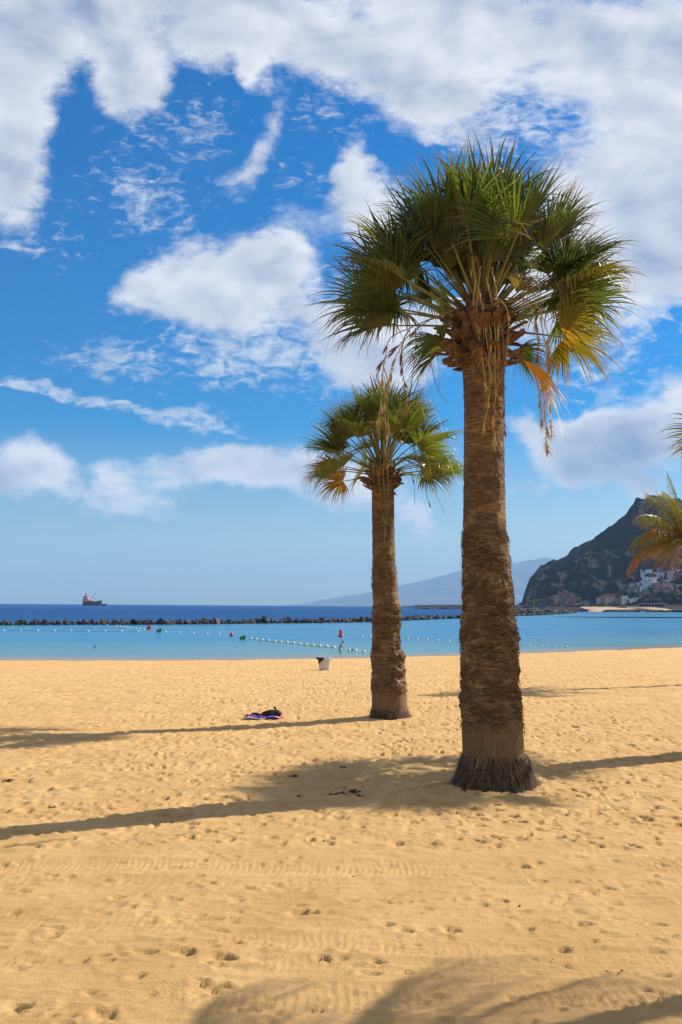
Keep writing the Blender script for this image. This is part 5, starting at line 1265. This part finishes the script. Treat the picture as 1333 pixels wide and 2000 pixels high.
mb = MB(); mb.lathe([(0.01, -3.5), (2.2, -2.5), (3.0, 0), (2.6, 3), (0.01, 4.4)], 14); o = mb.build('bulbous_bow', pmat('bow_pink', (0.62, 0.20, 0.20), 0.6), ship, True); o.location = (41, 0, 2.0); o.scale = (2.1, 1, 1)
mb = MB(); mb.box((-27, 0, 19.5), (28, 15, 10.5)); mb.box((-29, 0, 27), (18, 13, 5.5)); mb.build('superstructure', M['superw'], ship)
mb = MB(); mb.box((-28, 0, 30.4), (14, 17, 1.8)); mb.build('bridge', M['dark'], ship)
mb = MB(); mb.box((-33, 0, 34), (5.5, 4, 8), 0, 0.8); mb.build('funnel', M['superw'], ship)
mb = MB(); mb.box((-33, 0, 38.6), (5, 4.4, 1.8)); mb.build('funnel_top', M['dark'], ship)
mb = MB(); mb.box((-12, 0, 17), (13, 13, 5)); mb.box((2, 0, 16), (10, 13, 3)); mb.build('deck_house', M['superw'], ship)
mb = MB(); mb.tube([(-10, 0, 19), (16, 0, 44)], [0.9, 0.4], 6); mb.build('crane_boom', M['dark'], ship)
mb = MB(); mb.tube([(14, 0, 14), (14, 0, 26)], [0.5, 0.3], 6); mb.build('mast', M['dark'], ship)
for k in range(5):
    mb = MB(); mb.box((-35 + 3.2 * k, -6.7, 26.5 if k < 4 else 19), (1.6, 0.4, 1.2)); mb.box((-36 + 3.6 * k, -7.6, 19.2), (1.8, 0.4, 1.3)); mb.build('window_row', M['glass'], ship)
pt2 = aty(203.5, 1182.0, DS - 60)
tug = thing('supply_boat', 'low dark supply boat lying at the bow of the cargo ship', 'boat', (pt2.x, pt2.y, WZ), R(-20)); tug.scale = (DS / 3300,) * 3
add('hull', hull_mesh(17, 7, 6.2, keel=-1.5), M['hull'], tug); mb = MB(); mb.box((0.5, 0, 0.9), (14.5, 7.2, 1.4)); mb.build('red_stripe', M['hullred'], tug); mb = MB(); mb.box((-3, 0, 7.5), (4, 4.5, 3)); mb.build('wheelhouse', M['superw'], tug); mb = MB(); mb.tube([(0, 0, 6), (0, 0, 12)], [0.2, 0.1], 5); mb.build('mast', M['dark'], tug)

# ------------------------------------------------------------------ village on the headland
UC = MB(); UC.box((0, 0, 0.5), (1, 1, 1)); UCM = UC.mesh('block')
HC = {'white': (0.80, 0.81, 0.84), 'cream': (0.68, 0.60, 0.48), 'grey': (0.36, 0.34, 0.36), 'pink': (0.50, 0.34, 0.32), 'orange': (0.62, 0.20, 0.10), 'red': (0.36, 0.10, 0.09), 'maroon': (0.14, 0.05, 0.07), 'blue': (0.62, 0.68, 0.80), 'green': (0.20, 0.30, 0.16), 'olive': (0.26, 0.25, 0.18), 'terra': (0.60, 0.28, 0.16), 'ochre': (0.38, 0.25, 0.13)}
HM = {}
for k, c in HC.items():
    me = UCM.copy(); me.materials.append(pmat('plaster_' + k, c, 0.9, 0.12, 0.6)); HM[k] = me
WM = UCM.copy(); WM.materials.append(M['glass'])
RM = UCM.copy(); RM.materials.append(pmat('flat_roof', (0.40, 0.36, 0.34), 0.9, 0.2, 0.5))
TM = UCM.copy(); TM.materials.append(pmat('tiled_roof', (0.30, 0.13, 0.08), 0.9, 0.2, 0.5))
def house(x0, y0, x1, y1, col, label, name='house', roof=RM, flo=None, group='houses on the slope', winc=None):
    """crop coordinates of the village (6.907 px per photo px, origin 1140,1080)"""
    px0, py0, px1, py1 = 1140 + x0 / 6.907, 1080 + y0 / 6.907, 1140 + x1 / 6.907, 1080 + y1 / 6.907
    p = hit_land((px0 + px1) / 2, py1 + 0.3); k = p.y / F
    w, h = (px1 - px0) * k, (py1 - py0) * k; dpt = min(max(w * 0.8, 7), 14)
    rz = 0.24 + rnd.uniform(-0.12, 0.12)
    t = thing(name, label, 'house' if name == 'house' else 'building', (p.x, p.y + dpt / 2, p.z - 2.0), rz, group)
    add('wall', HM[col], None, t, (0, 0, -2), None, (w, dpt, h + 4))
    add('roof', roof, None, t, (0, 0, h + 2.0), None, (w + 0.5, dpt + 0.5, 0.5))
    nf = max(1, round(h / 3.2)); nw = max(1, round(w / 3.6))
    for f in range(nf):
        for j in range(nw):
            if rnd.random() < 0.16: continue
            ww = rnd.choice((0.9, 1.2, 1.6)); add('window', WM, None, t, (-w / 2 + (j + 0.5) * w / nw, -dpt / 2 - 0.02, 2.0 + (f + 0.3) * h / nf), None, (ww, 0.12, 1.4))
    return t
HL = [(780, 225, 850, 262, 'white', 'white flat house at the top left corner of the village'), (852, 220, 930, 272, 'white', 'wide white house at the top of the village beside the orange drooping frond'), (795, 262, 848, 306, 'white', 'white house directly below the topmost left one'),
      (848, 275, 912, 312, 'maroon', 'small dark maroon house among white ones near the village top'), (1010, 197, 1070, 255, 'grey', 'greyish pink tall house at the very top middle'), (980, 258, 1095, 320, 'blue', 'broad pale blue house below the tall greyish pink one'),
      (1150, 240, 1230, 332, 'cream', 'tall cream house near the right edge, uphill'), (1232, 272, 1333, 350, 'red', 'red house at the right edge, high in the village'), (1262, 220, 1345, 270, 'blue', 'pale blue house above the red one at the right edge'),
      (815, 318, 870, 362, 'white', 'small white house in the middle left of the slope'), (872, 332, 985, 402, 'white', 'broad white house in the middle of the slope'), (986, 316, 1032, 352, 'white', 'little white cube house right of the broad white one'),
      (1115, 352, 1250, 404, 'white', 'long white house with a row of dark windows on the right'), (780, 372, 820, 416, 'cream', 'narrow cream house at the left of the middle row'), (822, 364, 940, 450, 'blue', 'big bluish white block in the centre of the village'),
      (962, 384, 1098, 412, 'grey', 'long low grey house just above the orange one'), (962, 414, 1085, 492, 'orange', 'large orange brick house in the lower centre'), (1100, 408, 1210, 462, 'pink', 'pinkish house right of the orange brick house'),
      (1250, 425, 1345, 492, 'cream', 'greyish cream house low at the right edge'), (640, 408, 740, 452, 'cream', 'cream house at the left end of the upper slope'), (610, 456, 642, 492, 'cream', 'tiny cream house left of the green grey one'), (584, 498, 612, 552, 'green', 'narrow light green house, leftmost on the slope'),
      (614, 494, 690, 556, 'olive', 'olive grey house right of the narrow green one'), (692, 488, 762, 518, 'white', 'low white house just above the dark tree crowns'), (780, 444, 852, 490, 'white', 'white house below the bluish block'), (742, 398, 778, 442, 'blue', 'slim pale blue house left of the bluish block'),
      (880, 436, 958, 488, 'grey', 'grey house left of the orange brick house'), (1090, 494, 1160, 556, 'pink', 'pale pink house between two dark trees'), (956, 492, 1050, 530, 'grey', 'low grey house below the orange brick house'), (644, 456, 780, 488, 'olive', 'wide olive house under the cream one'),
      (1198, 196, 1230, 238, 'cream', 'tiny cream house at the top right'), (1162, 432, 1248, 488, 'maroon', 'dark maroon house at the lower right'), (940, 328, 978, 380, 'blue', 'thin blue house wedged behind the broad white one')]
for h_ in sorted(HL, key=lambda a: a[3]): house(*h_)
# sea-front buildings
FL = [(200, 604, 240, 692, 'blue', 'blue grey end block of the seafront hotel'), (242, 574, 292, 700, 'terra', 'terracotta wing of the seafront hotel'), (294, 592, 436, 692, 'cream', 'cream hotel block with deep dark window bays on the seafront'), (440, 606, 534, 700, 'ochre', 'ochre seafront building right of the hotel'),
      (536, 578, 602, 690, 'white', 'tall narrow white seafront house'), (603, 632, 626, 690, 'red', 'slim red brown seafront house'), (628, 612, 706, 668, 'white', 'white seafront villa with dark windows'), (708, 602, 772, 652, 'white', 'smaller white villa behind the seafront trees')]
for h_ in FL: house(*h_, name='seafront_building', roof=TM if h_[4] in ('terra', 'ochre', 'cream') else RM, group='seafront buildings')
house(290, 556, 560, 590, 'terra', 'long tiled upper storey set back behind the hotel', 'seafront_building', TM, group='seafront buildings')
# harbour sheds: positions in photo pixels
def pxhouse(a, b, c, d, col, label, name, cat='building'):
    return house((a - 1140) * 6.907, (b - 1080) * 6.907, (c - 1140) * 6.907, (d - 1080) * 6.907, col, label, name, RM, group='harbour buildings')
HM['hblue'] = UCM.copy(); HM['hblue'].materials.append(pmat('shed_blue', (0.03, 0.09, 0.28), 0.7, 0.1, 0.5)); HM['hred'] = UCM.copy(); HM['hred'].materials.append(pmat('shed_red', (0.42, 0.05, 0.05), 0.7, 0.1, 0.5))
pxhouse(1112, 1174, 1122, 1183.5, 'hred', 'red warehouse by the harbour foot of the headland', 'warehouse'); pxhouse(1102, 1176, 1111, 1180.5, 'white', 'white warehouse left of the red one', 'warehouse'); pxhouse(1091, 1181, 1102, 1184, 'pink', 'low pinkish shed by the harbour', 'warehouse')
pxhouse(1055, 1180, 1064, 1186.5, 'hblue', 'blue shed at the left end of the harbour', 'warehouse'); pxhouse(1023, 1183, 1036, 1187, 'hblue', 'low dark blue shed close to the big palm trunk', 'warehouse'); pxhouse(1125, 1178, 1131, 1183, 'blue', 'small pale blue shed right of the red warehouse', 'warehouse'); pxhouse(1145, 1174, 1151, 1185, 'grey', 'grey tower house left of the hotel', 'warehouse')
# harbour crane and lamp masts
p = hit_land(1043, 1189); k = p.y / F
cr_ = thing('harbour_crane', 'yellow harbour crane mast rising over the boats', 'crane', (p.x, p.y, p.z), 0); M['yel'] = pmat('crane_yellow', (0.45, 0.28, 0.05), 0.6)
mb = MB(); mb.box((0, 0, 8 * k), (1.6 * k, 1.6 * k, 16 * k)); mb.build('tower', M['yel'], cr_); mb = MB(); mb.box((2 * k, 0, 13.4 * k), (7 * k, 0.8 * k, 0.8 * k)); mb.build('jib', M['yel'], cr_)
for k_, px in enumerate((1082, 1128, 1148, 1100)):
    p = hit_land(px, 1186); t = thing('lamp_mast', ['lamp mast in the middle of the harbour', 'lamp mast just right of the red warehouse', 'lamp mast left of the hotel', 'lamp mast behind the white warehouse'][k_], 'lamp mast', (p.x, p.y, p.z), 0, 'harbour lamp masts')
    mb = MB(); mb.tube([(0, 0, 0), (0, 0, 15)], [0.35, 0.2], 6); mb.build('pole', M['dark'], t); mb = MB(); mb.box((0, 0, 15.3), (2.4, 0.6, 0.5)); mb.build('lamp_head', M['superw'], t)
# cafe terrace with long canopy and red awning
p = hit_land(1140 + 935 / 6.907, 1080 + 732 / 6.907); k = p.y / F; W_ = 330 / 6.907 * k
cf = thing('beach_cafe', 'long low beach pavilion with pale canopy and dark open front under the village', 'pavilion', (p.x, p.y, p.z), 0.05)
mb = MB(); mb.box((0, 0, 7.4 * k), (W_, 12, 1.4 * k)); mb.build('canopy', pmat('canopy_grey', (0.34, 0.38, 0.45), 0.8), cf); mb = MB(); mb.box((0, 4, 3.4 * k), (W_ * 0.98, 5, 6.8 * k)); mb.build('back_wall', M['dark'], cf)
for j in range(9): mb = MB(); mb.box((-W_ / 2 + 1 + j * (W_ - 2) / 8, -5.6, 3.4 * k), (0.5, 0.5, 6.8 * k)); mb.build('post', M['superw'], cf)
p = hit_land(1140 + 790 / 6.907, 1080 + 738 / 6.907); aw = thing('red_awning', 'red awning stretched over the beach bar', 'awning', (p.x, p.y - 8, p.z), 0.0); k = p.y / F
mb = MB(); mb.box((0, 0, 2.6 * k), (26 * k, 6, 0.5 * k), 0, 0.96); mb.build('cloth', HM['hred'].materials[0], aw); mb = MB()
for j in (-12, -4, 4, 12): mb.tube([(j * k, -2.5, 0), (j * k, -2.5, 2.5 * k)], [0.12, 0.12], 5)
mb.build('poles', M['dark'], aw)

# trees round the village
M['dtree'] = leaf_mat('dark_foliage', (0.018, 0.032, 0.014), (0.03, 0.05, 0.02), (0.016, 0.026, 0.012), 0.15, 0.6)
M['scrub'] = pmat('scrub_foliage', (0.055, 0.055, 0.032), 0.9, 0.3, 0.3)
def crown(w, d, h, n, seed, leaf=0.5):
    q = np.random.RandomState(seed); cl = q.normal(0, 1, (max(6, n // 60), 3)); cl /= np.linalg.norm(cl, axis=1)[:, None]; cl *= q.uniform(0.35, 0.85, len(cl))[:, None]; cl[:, 2] = np.abs(cl[:, 2]) * 0.8
    c = cl[q.randint(0, len(cl), n)] + q.normal(0, 0.17, (n, 3)); c *= np.array([w / 2, d / 2, h]); a = q.normal(0, 1, (n, 3)); a /= np.linalg.norm(a, axis=1)[:, None]; b = np.cross(a, q.normal(0, 1, (n, 3))); b /= np.linalg.norm(b, axis=1)[:, None]
    s_ = leaf * q.uniform(0.6, 1.3, n)[:, None]
    V = np.stack([c - a * s_, c - b * s_ * .6, c + a * s_, c + b * s_ * .6], 1).reshape(-1, 3); i = np.arange(n)[:, None] * 4 + np.arange(4)[None]
    return make_mesh('crown', V, i, False, {'tt': np.full(n * 4, .5), 'seg': np.repeat(q.rand(n), 4)})
for k, (x0, y0, x1, y1, lab) in enumerate([(690, 508, 820, 592, 'dark spreading tree at the left of the dense clump under the village'), (800, 505, 962, 596, 'widest dark tree crown under the white houses'), (980, 520, 1092, 568, 'dark tree left of the pale pink house'), (1140, 492, 1312, 562, 'broad dark tree right of the pale pink house'),
                                           (440, 570, 562, 655, 'dark tree behind the ochre seafront building'), (1290, 548, 1360, 640, 'dark tree at the right edge under the village'), (500, 480, 590, 560, 'green tree left of the narrow green house'), (1095, 250, 1150, 330, 'dark tree between the blue and cream houses high up'), (555, 560, 640, 600, 'low dark tree above the seafront villas')]):
    px0, py0, px1, py1 = 1140 + x0 / 6.907, 1080 + y0 / 6.907, 1140 + x1 / 6.907, 1080 + y1 / 6.907
    p = hit_land((px0 + px1) / 2, py1); kk = p.y / F; w, h = (px1 - px0) * kk, (py1 - py0) * kk
    t = thing('broadleaf_tree', lab, 'tree', (p.x, p.y, p.z), 0, 'trees round the far village')
    add('crown', crown(w * 1.25, w * 0.9, h * 1.05, 900, 900 + k, 0.55), M['dtree'], t, (0, 0, h * 0.12)); mb = MB(); mb.tube([(0, 0, -1), (0.2, 0, h * 0.3), (0, 0, h * 0.6)], [0.5, 0.35, 0.15], 7); mb.build('trunk', M['boot'], t)
mb = MB(); q = np.random.RandomState(5); cs = []
for k in range(320):
    px = 1250 + 150 * q.rand(); py = 1163 + 14 * q.rand()**1.0; cs.append(hit_land(px, py))
for k in range(170): cs.append(hit_land(1030 + 180 * q.rand(), 1176 + 10 * q.rand()))
n = len(cs); V = []
me0 = crown(7, 6, 4.0, 26, 4, 1.1); v = np.empty(len(me0.vertices) * 3); me0.vertices.foreach_get('co', v); v = v.reshape(-1, 3); f = np.arange(len(v)).reshape(-1, 4)
for c in cs: mb.addv(v * q.uniform(0.6, 1.2) + np.array(c), f)
tag(add('hillside_scrub', mb.mesh('hillside_scrub'), M['scrub']), 'grey green scrub covering the foot of the slope', 'scrub', kind='stuff')

# moored boats by the far beach and in the harbour
def boat_mesh():
    mb = MB(); h = hull_mesh(5.6, 2.0, 0.75, keel=-0.25); return h
BM = boat_mesh(); BM.materials.append(pmat('boat_white', (0.62, 0.64, 0.68), 0.5, 0.1, 1)); BM2 = BM.copy(); BM2.materials.clear(); BM2.materials.append(pmat('boat_dark', (0.06, 0.08, 0.12), 0.5, 0.1, 1))
CB = MB(); CB.box((-0.4, 0, 1.05), (1.6, 1.3, 0.8), 0, 0.8); CBM = CB.mesh('cabin'); CBM.materials.append(M['superw'])
bl = [(1150, 1193.6), (1154, 1194.2), (1162, 1193.2), (1169, 1192.6), (1176, 1192.8), (1189, 1193.6), (1194, 1194.4), (1200, 1193.8), (1205, 1192.8), (1216, 1194.4), (1221, 1194), (1232, 1195), (1239, 1193.8), (1243, 1194.6), (1255, 1195.6), (1267, 1194.4), (1286, 1195.2)]
for k, (px, py) in enumerate(bl):
    p = atz(px, py, WZ); t = thing('moored_boat', '%s small boat from the left, moored off the far beach' % ORD[k], 'boat', (p.x, p.y, WZ), rnd.uniform(-0.5, 0.5), 'boats moored off the far beach'); t.scale = (0.8,) * 3
    add('hull', BM if k % 3 != 1 else BM2, None, t); add('cabin', CBM, None, t)
for k, px in enumerate((1012, 1019, 1024, 1030, 1037, 1050, 1068, 1074, 1081, 1088, 1096, 1106, 1114)):
    p = atz(px, 1191.8 + 0.5 * (k % 2), WZ); t = thing('moored_boat', '%s white boat from the left in the harbour behind the rock mole' % ORD[k], 'boat', (p.x, p.y, WZ), rnd.uniform(-0.8, 0.8), 'boats in the harbour'); t.scale = (1.0,) * 3
    add('hull', BM, None, t); add('cabin', CBM, None, t)
# white houses of the far coast town, specks on the island's foot
q = np.random.RandomState(9); mb = MB()
for k in range(90):
    c = aty(1003 + 24 * q.rand(), 1172 - 9 * q.rand()**2, 19400 + 1200 * q.rand()); mb.box((c.x, c.y, max(c.z - 4, 0)), (q.uniform(14, 42), 12, q.uniform(17, 46)))
tag(add('far_town', mb.mesh('far_town'), HM['white'].materials[0]), 'specks of white houses at the foot of the distant island', 'town', kind='stuff')
